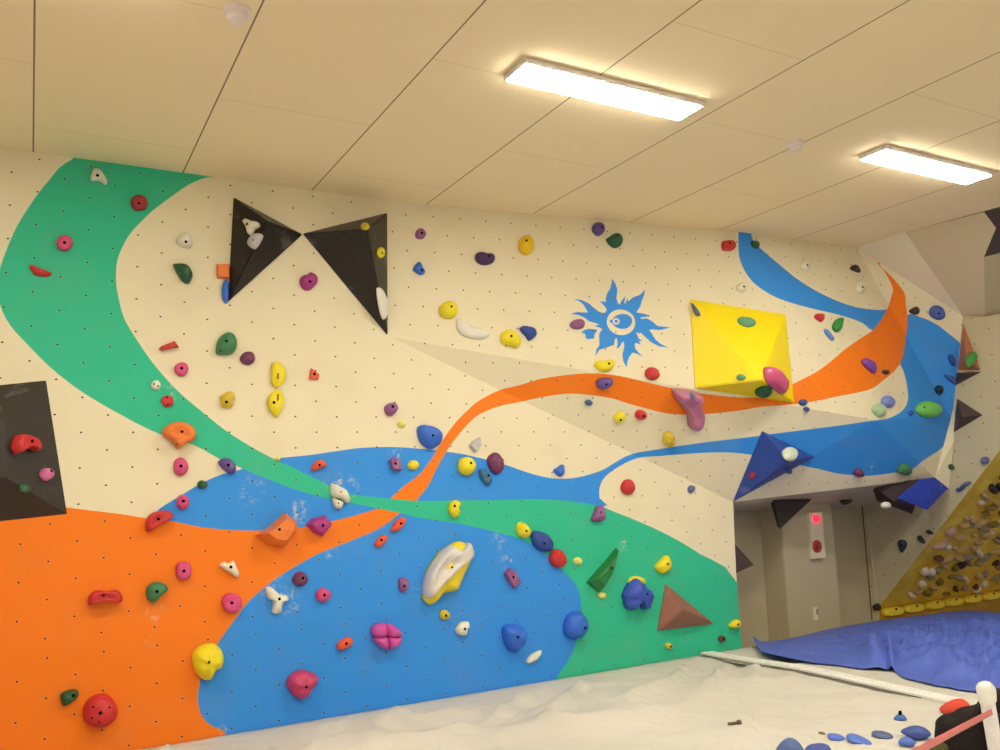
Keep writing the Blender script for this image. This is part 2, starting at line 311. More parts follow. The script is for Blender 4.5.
def mat_z(x, y):
    d = max(0, -y); r = min(1, d / .4) ** 1.4; w = math.exp(-max(0, d - .3) / 1.1) * r * (.35 if x > 5 else 1) + .10 * min(1, d)
    ca, sa = .8, .6; X_, Y_ = x * ca + y * sa, -x * sa + y * ca
    z = mat_base(y) - r * .03 * math.exp(-((d - .5) / .4) ** 2) + w * .10 * noise.noise(V((x * 1.1 + y * .9, y * 2.0, 3.1)))
    z += w * .075 * max(0, 1 - abs(noise.noise(V((X_ * 1.0, Y_ * 2.6, 5.5)))) * 3.6) ** 1.5
    z += w * .05 * max(0, 1 - abs(noise.noise(V((X_ * 3.6, Y_ * 1.2, 2.5)))) * 4) ** 1.5
    return max(z, -.05) if d > .02 else 0
def crash(name, x0, x1, y0, y1, label, skirt=.3):
    nx, ny = int((x1 - x0) / .06), int((y1 - y0) / .05); vs, fs = [], []
    for j in range(ny + 1):
        for i in range(nx + 1):
            x, y = x0 + (x1 - x0) * i / nx, y0 + (y1 - y0) * j / ny; vs.append(V((x, y, mat_z(x, y))))
    for j in range(ny):
        for i in range(nx):
            a = j * (nx + 1) + i; fs.append((a, a + 1, a + nx + 2, a + nx + 1))
    rim = [i for i in range(nx + 1)] + [(j) * (nx + 1) + nx for j in range(1, ny + 1)] + [ny * (nx + 1) + i for i in range(nx - 1, -1, -1)] + [j * (nx + 1) for j in range(ny - 1, 0, -1)]
    b = len(vs); vs += [V((vs[i].x, vs[i].y, -skirt)) for i in rim]
    for k in range(len(rim)):
        k2 = (k + 1) % len(rim); fs.append((rim[k], b + k, b + k2, rim[k2]))
    o = mesh_obj(name, vs, fs, sheet, smooth=True, origin=(x0, y0, -skirt)); return tag(o, label, 'crash mat')
XS = 5.16
m1 = crash('crash_mat', X0 + .02, XS - .085, -5.0, -.004, 'wide white canvas covered crash mat running along the foot of the painted climbing wall')
m2 = crash('crash_mat', XS - .08, XR - .01, -5.0, -.004, 'white canvas covered crash mat to the right of the raised strip, under the blue tarp')
vs, fs = [], []; n = 60; YQ = -2.28
prof_ = ((-.080, -.02), (-.078, .014), (-.020, .016), (-.014, -.004), (.002, -.004), (.008, .014), (.060, .012), (.064, -.02))
for i in range(n + 1):     # two raised welts along the joint
    y = -.03 + YQ * i / n; w = .004 * noise.noise(V((0, y * 2, 1)))
    for (dx, dz) in prof_: vs.append(V((XS + dx + w, y, mat_base(y) + .012 + dz)))
m_ = len(prof_)
for i in range(n):
    for j in range(m_ - 1):
        a = i * m_ + j; fs.append((a, a + m_, a + m_ + 1, a + 1))
fs += [tuple(range(m_)), tuple(range(n * m_, n * m_ + m_))]
fl = mesh_obj('joining_strip', vs, fs, mat((255, 244, 208), .6, .3, bump=0, name='welt_canvas'), m2, origin=(XS, 0, 0)); fixn(fl); fl['label'] = 'pale double welt strip'
vs = []  # dark strip on the joint; the welt's shadow edge is put into its colour
for i in range(n + 1):
    y = -.05 + YQ * 1.12 * i / n; w = .004 * noise.noise(V((0, y * 2, 1)))
    for dx in (-.100, -.081): vs.append(V((XS + dx + w, y, mat_base(y) + .013)))
sm_ = mesh_obj('seam_shadow', vs, [(2 * i, 2 * i + 2, 2 * i + 3, 2 * i + 1) for i in range(n)], mat((96, 80, 56), .8, .1, bump=0, name='dark_seam_shadow'), m1, origin=(XS - .1, 0, 0)); sm_['label'] = 'dark seam and painted shadow line'
# ------------------------------------------------------------------ climbing holds
COL = dict(pink=(222,72,110), dpink=(205,60,92), red=(206,44,40), dred=(165,38,42), maroon=(118,48,78), magenta=(176,50,112), rose=(214,110,140), mauve=(150,84,120), purple=(104,74,132),
 dgreen=(28,84,46), green=(62,124,72), lgreen=(120,196,80), jade=(96,150,104), yellow=(244,212,28), gold=(222,182,40), pale=(238,218,100), orange=(242,122,44), orangered=(240,86,42),
 cream=(240,224,176), white=(240,222,184), grey=(196,184,164), blue=(52,104,180), navy=(52,72,132), lblue=(96,136,184), slate=(92,100,124), teal=(62,104,120), brown=(120,68,54), dark=(62,44,40), black=(48,40,34))
boltm = mat((22, 15, 12), .9, .05, bump=0, name='bolt_steel')
def surface_of(x, y): 
    return next((panels[k][1] for k, q in panel_px.items() if inpoly((x, y), q)), SLAB)
def frame(n):
    u = n.cross(V((0, 0, 1))).normalized(); return u, n.cross(u)
PROF = {'dome': [(1, 0), (1.0, .22), (.95, .45), (.82, .70), (.62, .88), (.36, .97)], 'puck': [(1, 0), (1.0, .4), (.95, .72), (.84, .92), (.6, 1.0), (.3, .96)],
        'facet': [(1, 0), (.93, .35), (.62, .92)], 'plate': [(1, 0), (.98, .7), (.86, 1.0), (.4, 1.0)], 'rock': [(1, 0), (.99, .3), (.88, .62), (.68, .85), (.4, 1.0)], 'jug': [(1, 0), (1.0, .35), (.93, .75), (.78, 1.0), (.55, .98), (.3, .80)]}
hold_ct = 0
def hold(col, label, outline, h=.05, style='dome', peak=None, bolt=None, surf=None, group=None, smooth=True, lump=.12, chalk=0.0, cat='climbing hold', name='climbing_hold', matl=None, dots=()):
    """outline = what is seen; the base sits on the panel, the body rises h along the panel normal"""
    global hold_ct; hold_ct += 1; sd = hold_ct
    if outline[0] == 'e': 
        _, cx, cy, rx, ry, *r = outline; pts = ell(cx, cy, rx, ry, r[0] if r else 0, 22, .045, sd)
    elif style in ('facet',) or not smooth: pts = [V(p) for p in outline]; pts = cmr(pts, 1, True)
    else: pts = cmr(outline, 3, True)
    c = sum(pts, V((0, 0))) / len(pts)
    pts = [c + (p - c) * .96 for p in pts]
    pl = surf or surface_of(c.x, c.y); n = pl[1]
    base = [hit(p.x, p.y, pl, h * .4) - n * h * .4 for p in pts]
    cb = sum(base, V((0, 0, 0))) / len(base)
    pk = (hit(peak[0], peak[1], pl, h) - n * h) if peak else cb
    if style == 'facet' and len(base) < 12 and False: pass
    vs, fs = [], []; prof = PROF[style]; m_ = len(base)
    size = max((b - cb).length for b in base)
    for (r, z) in prof:
        for b in base:
            q = pk.lerp(b, r) if r < 1 else b.copy()
            q = q + n * (h * z)
            if lump and 0 < z: q += n * (h * lump * noise.noise(q / max(size, .01) * 2.2 + V((sd, 0, 0)))) * 2.0 * (1.2 - r)
            if style == 'rock' and 0 < z: q += n * (h * .16 * noise.noise(q / max(size, .01) * 5.5 + V((0, sd, 0))))
            vs.append(q)
    vs.append(pk + n * h * (1.0 if style != 'jug' else .75))
    for k in range(len(prof) - 1):
        for i in range(m_):
            a, b = k * m_ + i, k * m_ + (i + 1) % m_; fs.append((a, b, b + m_, a + m_))
    t = len(vs) - 1; k = (len(prof) - 1) * m_
    for i in range(m_): fs.append((k + i, k + (i + 1) % m_, t))
    fs.append(tuple(range(m_))[::-1])
    mt = matl or mat(COL[col], .5, .45, bump=.4, scale=70, chalk=max(chalk, .12), name=col + '_resin')
    o = mesh_obj(name, vs, fs, mt, smooth=(smooth and style != 'facet'), origin=cb); fixn(o)
    tag(o, label, cat, group)
    bolts = [(bolt, .0105)] if bolt else []
    bolts += [(d, .006) for d in dots]
    if bolts:
        tr = [(a, b, c2) for f in fs[:-1] for a, b, c2 in [(f[0], f[1], f[2])]] + [(f[0], f[2], f[3]) for f in fs[:-1] if len(f) == 4]
        bv = BVHTree.FromPolygons(vs, tr)
        for bp_, br in bolts:
            loc, nn, _, _ = bv.ray_cast(O, ray(*bp_))
            if loc is None: loc = pk + n * h; nn = n
            nn = nn if nn.dot(O - loc) > 0 else -nn
            nn = (nn + n).normalized(); u, w = frame(nn); bvz, bf = [], []
            for rr, zz in ((1.0, -.004), (1.0, .0012), (.9, .002), (.7, .002)):
                for i in range(10):
                    a = i * math.pi / 5; bvz.append(loc + (u * math.cos(a) + w * math.sin(a)) * br * rr + nn * zz)
            for kk in range(3):
                for i in range(10): bf.append((kk * 10 + i, kk * 10 + (i + 1) % 10, kk * 10 + 10 + (i + 1) % 10, kk * 10 + 10 + i))
            bf.append(tuple(range(30, 40)))
            mesh_obj('bolt', bvz, bf, boltm, o, origin=loc)
    return o
def e(*a): return ('e',) + a
LAMP = 9.0; EXPO = 2.68
def volume(label, base, apex, h, matl, surf=None, extra=None):
    """polyhedral volume screwed to the wall: base corners on the panels, apex (or ridge) raised"""
    cx = sum(p[0] for p in base) / len(base); cy = sum(p[1] for p in base) / len(base); pl = surf or surface_of(cx, cy)
    B = [hit(p[0], p[1], pl if surf else surface_of(*p)) for p in base]
    n = pl[1]; Ap = hit(apex[0], apex[1], pl, h); k = len(B)
    lip = [b + n * .012 for b in B]
    vs = B + lip + [Ap]; fs = [(i, (i + 1) % k, k + (i + 1) % k, k + i) for i in range(k)] + [(k + i, k + (i + 1) % k, 2 * k) for i in range(k)] + [tuple(range(k))[::-1]]
    o = mesh_obj('wall_volume', vs, fs, matl, origin=sum(B, V((0, 0, 0))) / k); fixn(o)
    bm = bmesh.new(); bm.from_mesh(o.data); bmesh.ops.bevel(bm, geom=[e_ for e_ in bm.edges if any((v.co + o.location - Ap).length < 1e-4 for v in e_.verts)], offset=.008, segments=2, affect='EDGES'); bm.to_mesh(o.data); bm.free()
    tag(o, label, 'wall volume')
    return [plane(lip[i], lip[(i + 1) % k], Ap) for i in range(k)]
blackm = mat((34, 27, 20), .42, .5, bump=.1, scale=40, var=.15, chalk=.22, name='black_textured_plywood'); greym = mat((56, 48, 38), .5, .4, bump=.1, scale=40, var=.2, chalk=.3, name='worn_black_plywood')
brownm = mat((160, 98, 72), .5, .4, bump=.15, scale=40, chalk=.3, name='brown_textured_plywood')
dbrownm = mat((84, 64, 54), .55, .3, bump=.15, scale=40, chalk=.25, name='dark_brown_plywood')
yellm = mat((255, 216, 0), .38, .45, bump=.03, scale=30, var=.02, name='yellow_gloss_plywood')
bluem = mat((38, 66, 132), .5, .4, bump=.1, scale=40, chalk=.35, name='dark_blue_plywood')
orbm = mat((196, 118, 74), .55, .3, bump=.1, name='orange_brown_plywood')
V1 = volume('left triangle of the black bow tie pair, carrying two pale holds', [(233.5, 198), (228, 302), (302, 235)], (267, 221), .26, blackm)
V2 = volume('right triangle of the black bow tie pair, with a long white hold on its edge', [(303, 234), (387, 335), (386.5, 213.5)], (367, 229), .30, blackm)
V3 = volume('big square yellow pyramid volume on the upper wall', [(690, 300), (695, 388), (793, 403), (785, 315)], (761, 380), .30, yellm, surf=UP)
V4 = volume('brown pyramid volume on the green paint low on the wall', [(665, 584), (657, 630.5), (713, 623.5)], (683, 610), .16, brownm)
V5 = volume('dark blue pyramid volume at the lower left corner of the bulge', [(762, 431), (733, 501), (814, 456.5)], (789, 462), .30, bluem)
# big black truncated volume cut by the left edge of the picture
bp_ = [hit(x, y, SLAB) for x, y in ((-70, 392), (-82, 530), (67, 514), (46, 380.5))]
tp_ = [hit(x, y, SLAB, .22) for x, y in ((-34, 425), (-36, 484), (5.5, 477), (4.5, 418))]
o = mesh_obj('wall_volume', bp_ + tp_, [(0, 1, 5, 4), (1, 2, 6, 5), (2, 3, 7, 6), (3, 0, 4, 7), (4, 5, 6, 7), (3, 2, 1, 0)], greym, origin=bp_[0]); fixn(o)
tag(o, 'large square black volume cut by the left edge, above the orange paint', 'wall volume'); V6 = plane(bp_[2], bp_[3], tp_[3]); V6b = plane(bp_[1], bp_[2], tp_[2])
def tetra(label, pts, matl, cat='wall volume'):
    n = len(pts); o = mesh_obj('wall_volume', pts, [(0, 1, 2), (0, 3, 1), (1, 3, 2), (2, 3, 0)] if n == 4 else [(0, 1, 2, 3), (0, 4, 1), (1, 4, 2), (2, 4, 3), (3, 4, 0)], matl, origin=pts[0]); fixn(o); return tag(o, label, cat)
# volumes on the side wall, seen edge on beyond the bulge
def sw(x, y, h=0): return hit(x, y, PR, h)
t_ = [sw(963, 320), sw(957, 371), sw(981.5, 370.5), sw(966, 358, .13)]; tetra('orange brown triangular volume on the side wall, with a green hold on it', t_, orbm); V7 = plane(t_[0], t_[2], t_[3])
tetra('small dark brown wedge volume directly under the orange brown one', [sw(956, 372.5), sw(955, 386), sw(982.5, 371.5), sw(963, 374, .12)], dbrownm)
tetra('dark brown pointed volume on the side wall with scuffed lower edge', [sw(957, 398), sw(953, 433), sw(983, 415), sw(962, 417, .13)], dbrownm)
XS_ = XP(XK + .01)
a_ = V((XK + .012, .10, hit(737, 534, YP(.10)).z)); b_ = V((XK + .012, .10, hit(739, 575, YP(.10)).z)); c_ = V((XK + .012, .5, b_.z + .05))
tetra('dark pointed volume sticking out behind the right edge of the green painted wall', [a_, b_, c_, hit(754, 565, YP(.12))], dbrownm)
# volumes hanging from the undercut
UC = plane(G, G2, b1)
def uc(x, y, h=0): return hit(x, y, UC, h)
tetra('black rounded triangular volume hanging from the undercut left of the alarm lamp', [hit(771, 504, YP(.12)), hit(774, 499.5, YP(.06)), hit(812, 499, YP(.06)), hit(777, 526, YP(.30)), hit(780, 529, YP(.04))], mat(COL['black'], .6, .3, name='black_plywood'))
def hull(label, pts, matl):
    bm = bmesh.new(); P = [hit(x, y, YP(Y)) for x, y, Y in pts]; c = sum(P, V((0, 0, 0))) / len(P)
    for p in P: bm.verts.new(p - c)
    bmesh.ops.convex_hull(bm, input=bm.verts[:]); me = bpy.data.meshes.new('wall_volume'); bm.to_mesh(me); bm.free(); me.materials.append(matl)
    o = bpy.data.objects.new('wall_volume', me); C.objects.link(o); o.location = c; return tag(o, label, 'wall volume')
0 and print('G2', G2, 'G3', G3, 'E2', E2, 'b1', b1)
yv = G2.y - .03
hull('black broad volume hanging from the undercut beside the blue one', [(871.5, 484.5, -.14), (921, 479, yv), (915, 506, yv + .06), (912, 514, yv + .12), (894, 502, yv + .10), (877, 501, 0)], mat(COL['dark'], .6, .3, name='dark_plywood'))
hull('royal blue pyramid volume hanging at the right corner of the undercut', [(897, 498, yv - .10), (920, 479, yv - .06), (935, 477.5, yv - .04), (948, 488, yv - .02), (930, 500, yv - .08), (927.5, 510, yv - .06), (936, 480, yv + .06)], mat((44, 66, 160), .55, .3, chalk=.2, name='royal_blue_plywood'))
H = hold
def part(o, par, nm):
    for kk in ('category', 'label', 'group'):
        if kk in o: del o[kk]
    o.name = nm; o.parent = par; o.location = o.location - par.location; return o
def join(o, others):
    bm = bmesh.new(); bm.from_mesh(o.data)
    for q in others:
        me = q.data.copy(); me.transform(Matrix.Translation(q.location - o.location)); bm.from_mesh(me)
        for ch in list(q.children): bpy.data.objects.remove(ch)
        bpy.data.objects.remove(q)
    bm.to_mesh(o.data); bm.free(); return o
# ---------------- upper left part of the wall
H('cream', 'small cream triangular hold on the green paint near the ceiling', [(90.5,175),(94.5,167.5),(101.5,170),(107.8,180.5),(106,184.5),(99.5,180.5),(91.5,180.3)], .05, bolt=(97.5,175.3))
H('dred', 'dark red flower shaped disc hold high on the green paint', [(130.5,203),(132,197.5),(136.5,195),(142,195.5),(146.5,198),(148,203.5),(145.5,209),(140,210.5),(134,210)], .04, 'puck', bolt=(139,203.5))
H('pink', 'pink round disc hold on the green paint above the red sliver', e(64.5,243,8.4,8.2), .045, 'puck', bolt=(64.5,242.5))
H('red', 'thin red sliver hold on the green paint below the pink disc', [(29.5,264),(41,268.5),(52.5,273),(47,276.5),(35.5,275),(31,270)], .04)
H('white', 'white rounded triangular hold left of the black bow tie', [(176,240),(184,232),(190,234),(193,243),(190,247),(182,246)], .07, bolt=(186,241.5))
H('dgreen', 'dark green leaf shaped hold below the white triangular one', [(173,264),(176,263),(186,263.5),(192,270),(193,277),(189,283.5),(183,281),(178.5,275)], .07, 'rock', chalk=.4)
H('orange', 'flat orange square hold beside the left black triangle', [(216.5,264),(229,264),(229.5,279),(217,278)], .04, 'plate', smooth=False)
H('blue', 'slim blue upright hold at the lower tip of the left black triangle', [(225,279),(228.5,281),(228.5,300),(226,303.5),(222.5,298),(222,287)], .045)
H('cream', 'cream three lobed hold on the left black triangle', [(242,221),(245,218),(250,220),(257,221.5),(259,226),(254,229.5),(251,234.5),(247.5,234),(246,227)], .04, bolt=(247,224), surf=V1[0])
H('grey', 'pale pinkish block hold just under the cream one on the left black triangle', [(247,243),(251,236),(256,232.5),(261.5,234),(260,240),(254,248.5),(249,247)], .05, surf=V1[0], dots=((253,240),))
H('gold', 'small yellow hold on the top ridge of the right black triangle', e(365,226,4.6,2.6,-8), .03, surf=V2[2])
H('yellow', 'small yellow hold on the right facet of the right black triangle', e(381.5,252.5,3.4,5.8), .03, surf=V2[1], bolt=(382,253))
H('white', 'long white hold on the right edge of the right black triangle', [(378,289),(382,288),(386.5,300),(387.5,315),(384.5,320),(381,310)], .04, surf=V2[1])
H('magenta', 'magenta knobbly hold between and below the two black triangles', [(300,280),(303,275),(308,275),(309.5,272),(314.5,273),(318.5,278),(317,284),(310,290),(303,288)], .07, 'rock', bolt=(310,281.5))
H('red', 'flat red wedge hold on the cream paint right of the green band', [(160,347),(170,343),(174.5,341),(179,347),(169,348.5),(161,350.5)], .05, 'plate', smooth=False)
H('green', 'green egg shaped hold beside the maroon disc', [(216,350),(219,338),(228,331),(235,334),(238,343),(235,352),(228,354.5),(218,354)], .09, bolt=(226.5,341), dots=((221,350.5),))
H('maroon', 'maroon round hold right of the green egg shaped hold', e(248,358,7.8,7), .05)
H('pink', 'pink round hold below the flat red wedge', e(181.5,369,7.2,7.2), .045, 'puck', bolt=(181.8,368))
H('cream', 'tiny whitish round hold on the green band above the small red disc', e(156,385,5.2,5), .03, dots=((154,384),(158,386)))
H('red', 'small red disc with two screws on the green band', e(167.5,401,6.5,6), .03, 'puck', dots=((167,397.5),(168,404)))
H('gold', 'small mustard lobed hold left of the two yellow leaf holds', [(220,396),(224,393.5),(228,391),(234,392),(236,398),(233,401),(233,406),(228,408),(222,406.5),(220.5,401)], .06, bolt=(226.5,402))
def slot(o, a, b):  # flush brown bar; the shade inside the slot is put into its colour
    p, q = hit(*a, SLAB, .045), hit(*b, SLAB, .045); u, w = frame(SLAB[1]); n = SLAB[1]; s = u * .006
    mesh_obj('slot', [p - s, p + s, q + s, q - s, p - s - n * .03, p + s - n * .03, q + s - n * .03, q - s - n * .03], [(0, 1, 2, 3), (0, 4, 5, 1), (1, 5, 6, 2), (2, 6, 7, 3), (3, 7, 4, 0)], mat((150, 96, 16), .6, .3, bump=0, name='slot_shade_brown'), o, origin=p)
o = H('yellow', 'upper of the two bright yellow leaf shaped slotted holds', [(271,370),(273,362),(280,363),(285.5,370),(285,380),(278,388),(272,384)], .045, 'plate'); slot(o, (278,366), (278,379))
o = H('yellow', 'lower of the two bright yellow leaf shaped slotted holds', [(267,402),(270,394),(277,389),(283,394),(284,403),(280,413),(276.5,418),(270,411)], .045, 'plate', bolt=(274,402.5)); slot(o, (278,394), (278,410))
H('orangered', 'small orange four sided hold right of the yellow leaf holds', [(309,379),(311,368),(319.5,375),(318.5,379.5)], .035, 'plate', smooth=False, bolt=(314.5,374))
H('orange', 'big orange mushroom shaped hold on the edge of the green band', [(162,434),(166,425),(178,421),(190,424),(196.5,431),(195,440),(186,443.5),(181,448),(177,448),(172.5,441)], .10, 'jug', bolt=(182,431.5), dots=((177.5,444),))
H('pink', 'tall pink oval hold below the orange mushroom hold', e(181,466.5,8,9.5), .06, bolt=(181,466))
H('purple', 'purple oval hold where green, blue and cream paint meet', [(218,462),(223,458),(231,459),(236,465),(236,472),(231,474),(223,469)], .06, bolt=(228.5,465), chalk=.5)
H('dgreen', 'small dark green hold at the top edge of the left blue paint', e(202.5,484.5,5.2,4.6), .04, 'rock')
H('pink', 'pink hold on the left tip of the blue paint above the red curved hold', e(183,502,6.8,8), .055, bolt=(183.5,501))
H('red', 'red curved hold where blue meets orange paint on the left', [(145,527),(148,516),(156,511),(168,510),(174.5,516),(168,521),(160,525),(151,531.5),(146.5,531)], .08, 'jug', bolt=(158.5,519))
H('orangered', 'small orange red wedge hold on blue paint above the white split hold', [(311,469.5),(314,463),(321,459),(328,465),(322,467.5),(315,471)], .045, 'rock', bolt=(319.5,465))
H('pale', 'tiny yellow white chip where the upper blue paint begins', [(275,459),(277,456.5),(281,456),(280,460),(277,461)], .03)
o = H('orange', 'large orange angular block hold with a darker underside', [(256,535),(263,531),(271,526),(287,511),(300,522),(299,531),(289,545),(285,548),(268,544)], .15, 'facet', peak=(283,530), bolt=(279.5,529.5))
H('magenta', 'magenta faceted hold on orange paint right of the orange block', [(306.5,524),(312,518),(327,514.5),(334,524),(327,533),(324,537),(314,533)], .09, 'facet', peak=(320,526), bolt=(323,525.5))
H('cream', 'white split two piece hold on the green band', [(331,484),(334.5,483.5),(345,488.5),(348.5,493),(351,499.5),(348.5,503.5),(341.5,499),(332,496)], .07, 'rock', dots=((341,492),))
H('cream', 'lower small piece of the white split hold on the green band', [(332.5,497.5),(341,500.5),(344,503),(341,508.5),(336,508.5),(333.5,504)], .05, 'rock', dots=((338.5,503),))
# ---------------- big black volume
H('red', 'red claw shaped hold on the big black square volume', [(13,446),(15,438),(19,434),(27,435),(36,440),(40.5,448),(37,451),(31,447.5),(24,449),(17,454)], .07, 'jug', surf=V6, bolt=(32.5,441))
H('rose', 'small rose pink round hold on the big black square volume', e(47.5,474,6.8,6.6), .045, surf=V6, bolt=(51.5,471))
H('dgreen', 'dull green flat hold at the bottom of the big black square volume', e(24.5,489,7,4.4,12), .03, surf=V6b, chalk=.7)
# ---------------- lower left, orange paint
H('red', 'big red dome hold at the bottom of the orange paint', e(100.3,712,18.5,17.3,-15), .10, bolt=(100.5,713), dots=((93.5,707),(109.5,707.5),(99.5,722),(92,718)))
H('dgreen', 'small dark green hold left of the big red dome', [(60,700),(61,694),(71,690),(78,690.5),(79,696),(73,702),(64,707)], .07, bolt=(73.5,695.5))
H('red', 'red wide curved jug on the orange paint left of the green round hold', [(87,603),(90,594),(98,590),(108,591),(118,590),(123.5,597),(121,603),(110,601),(98,603),(90,605.5)], .08, 'jug', bolt=(103.5,595))
H('green', 'green round hold with a lip right of the wide red jug', [(146,591),(149,584.5),(157,581.5),(166,584),(169,589.5),(162.5,595.5),(155,603.5),(147.5,600)], .08, bolt=(157,591.5))
H('pink', 'pink rounded square hold on orange paint above and right of the green one', [(176,571),(177,563.5),(183,561.5),(190,563),(191.5,571),(190,578),(184,581),(177,577.5)], .055, 'puck', bolt=(184,571))
H('cream', 'small cream winged hold on the orange paint', [(219,565),(224,561.5),(229,563),(234,560),(237,567),(240,574),(237,578),(230,573),(224,569.5)], .055, bolt=(231,567))
H('pink', 'pink rounded hold at the edge of orange and blue, below the cream winged one', e(232,603,10.6,10.6), .06, 'puck', bolt=(232,603))
H('yellow', 'large yellow shell shaped hold between orange and blue paint', [(192,657),(197,648),(208,643),(218,645),(224.5,655),(223,668),(217,671),(213,679),(207,681.5),(200,678),(194,670)], .11, 'rock', bolt=(209,662), lump=.2)
# ---------------- lower blue paint
H('maroon', 'dark rose round hold above the cream three armed hold', e(300.5,579,8,7.6), .055, bolt=(303,578), chalk=.3)
H('cream', 'cream three armed hold dusted with chalk on the blue paint', [(266,588),(271,586.5),(280,594),(287,595),(289.5,600),(283.5,603),(281.5,612),(277,614.5),(272,612),(273.5,602),(268,598)], .06, bolt=(279.5,599))
H('pink', 'small hot pink hold right of the cream three armed hold', e(323.5,595,8,7.2), .05, bolt=(324.5,595))
H('orangered', 'smaller orange red slanted hold below the green band', [(375,543.5),(379,537),(386,534.5),(388,537.5),(385,543),(380,547.5),(376,546.5)], .045, bolt=(381.5,540))
H('orangered', 'orange red slanted hold touching the tip of the orange ribbon', [(391,530),(395,522),(403,516.5),(407,519.5),(404,526),(397,531.5),(392,532)], .045, bolt=(401,523.5))
bp2 = mat((212, 80, 140), .5, .4, bump=.3, name='brain_pink_resin')
def H_(pts, **k): return hold('pink', '', pts, .085, 'dome', matl=bp2, lump=.05, **k)
brain = [H_([(371.5,631),(374,625.5),(381,623),(387,624.5),(387.5,636),(380,638.5),(373,636)]), H_([(386,624),(393,624.5),(399,629),(402.8,634),(399,638),(390,637.5),(386.5,634)]), H_([(373.5,638),(380,636.5),(388,637),(388.5,649.5),(382,648.5),(376,643)]), H_([(388,637),(396,637),(402,636),(400.5,643),(395,647.5),(389,649.5)])]
o = join(brain[0], brain[1:]); tag(o, 'pink brain shaped hold with deep creases on the blue paint', 'climbing hold')
H('dpink', 'pink lumpy hold low on the blue paint near the floor', [(286.5,684),(291,675),(302,670),(310,671.5),(319.5,676.5),(317,684),(312,689),(308,697),(300,700),(292,695)], .10, 'rock', bolt=(306.5,687), lump=.22)
H('orangered', 'small orange slanted hold between the two pink lumpy holds', [(337,646),(340,641),(349,636.5),(353.5,640),(352,645),(343,650.5),(338,650)], .045, bolt=(346.5,643.5))
H('mauve', 'small dusky purple hold left of the huge cream and yellow one', [(399,580),(403,576.5),(408,579),(409,587),(405,592.5),(399.8,590)], .05, bolt=(404.5,586), chalk=.4)
o = H('yellow', 'huge cream and yellow scooped hold in the middle of the blue paint', [(423,596),(424,580),(430,566),(442,550),(456,541),(465,540.4),(472.4,546),(474.4,556),(467,572),(459,590),(449,593),(441,595),(438,601),(431,606.4),(425,602)], .10, 'rock', lump=.06, chalk=.15, matl=mat((244, 208, 36), .45, .4, chalk=.25, name='yellow_scoop_resin'))
q = H('white', '', [(424,594),(425,580),(431,567),(442,552),(452,544.5),(462,549),(470,541.5),(474,547),(474,556),(462,566),(450,578),(440,587),(432,597),(427,600)], .145, 'jug', peak=(444,570), bolt=(452.3,567.6), lump=.08, matl=mat((226, 206, 176), .5, .4, chalk=.25, name='cream_scoop_resin'))
part(q, o, 'scooped_face')['label'] = 'chalky cream scooped face'
H('gold', 'small yellow round hold below the huge cream and yellow one', e(445,615,5.3,5.3), .045, bolt=(446,615.5))
H('cream', 'small white notched hold right of the little yellow round one', [(456,629),(460,623),(463,621.5),(469,621.5),(470,626.5),(467.5,629),(467,635.5),(461,636),(457,633.5)], .05, 'rock', bolt=(465,629))
H('mauve', 'purple ribbed rectangular hold on blue with chalk above it', [(504,572.5),(509,567.5),(514,570),(521,583),(514,589),(509,583)], .05, 'plate', bolt=(513.5,577), smooth=False, chalk=.4)
H('yellow', 'yellow hold at the left end of the row yellow, blue, red', [(518,533),(517,526),(521,521.5),(528,525),(532,533),(527,538),(521,537)], .06, bolt=(526.5,531))
H('navy', 'dark blue oval hold between the yellow and the red ones', [(532,538),(532.5,532),(538,530.5),(549,535),(554.5,545),(551,552),(542,551),(535,546)], .07, 'rock', bolt=(544.5,543.5))
H('red', 'red oval hold at the right end of the row yellow, blue, red', e(558.5,558.5,8.2,10.2,-15), .07, 'rock', chalk=.1)
H('pale', 'tiny cream oval hold right of the red oval hold', e(578,561,4.6,3.9,20), .035)
H('blue', 'blue dome hold camouflaged on the blue paint', [(504,633),(506,626),(516,624.5),(524,628),(527,636),(525,643),(520,650),(514,653),(507,646)], .11, bolt=(518,637))
H('blue', 'blue egg shaped hold at the edge of the lower green paint', e(577,626,12,14.3,20), .10, bolt=(585,628))
H('cream', 'thin cream banana shaped hold near the foot of the blue paint', [(526.5,661.5),(531,655),(541,650),(542,653),(536.5,660.5),(529,664)], .04)
# ---------------- middle
H('mauve', 'mauve rounded triangular hold on cream paint left of the big blue hold', [(385,407),(389,403),(396,402.5),(398.5,408),(396,412.5),(391.5,416),(386.5,414)], .06, bolt=(393,406.5))
H('pale', 'faint small pale yellow hold just below the mauve one', e(402,424,4.4,3.8), .03)
H('blue', 'big blue rounded hold left of the orange ribbon', [(418,432),(419,426),(425,424),(437,427),(443.5,433.5),(442,443),(437,447),(431,449.5),(422,443)], .09, bolt=(433,435.5))
H('mauve', 'chalky purple square hold on the upper blue paint', [(389,460.5),(393,456.5),(400,460),(401,471),(392,470)], .05, 'plate', smooth=False, bolt=(395.5,463.5), chalk=.7)
H('yellow', 'small yellow oval hold between the chalky purple hold and the orange ribbon', e(413.8,465,5.8,5.2), .04)
H('yellow', 'yellow ball shaped hold on blue right of the orange ribbon', e(467.5,466,9.3,9.4), .08, bolt=(471,463))
H('teal', 'teal slanted hold between the yellow ball and the purple ribbed hold', [(479.5,470),(485,469),(492,478),(491,483.5),(487,485.5),(481.5,479)], .05, bolt=(488.5,475.5), chalk=.5)
H('maroon', 'purple ribbed oval hold at the edge of upper blue and cream paint', [(487.5,460),(491,454),(497,452),(503,458),(504.5,468),(498,475),(491,470)], .06, 'rock', chalk=.35)
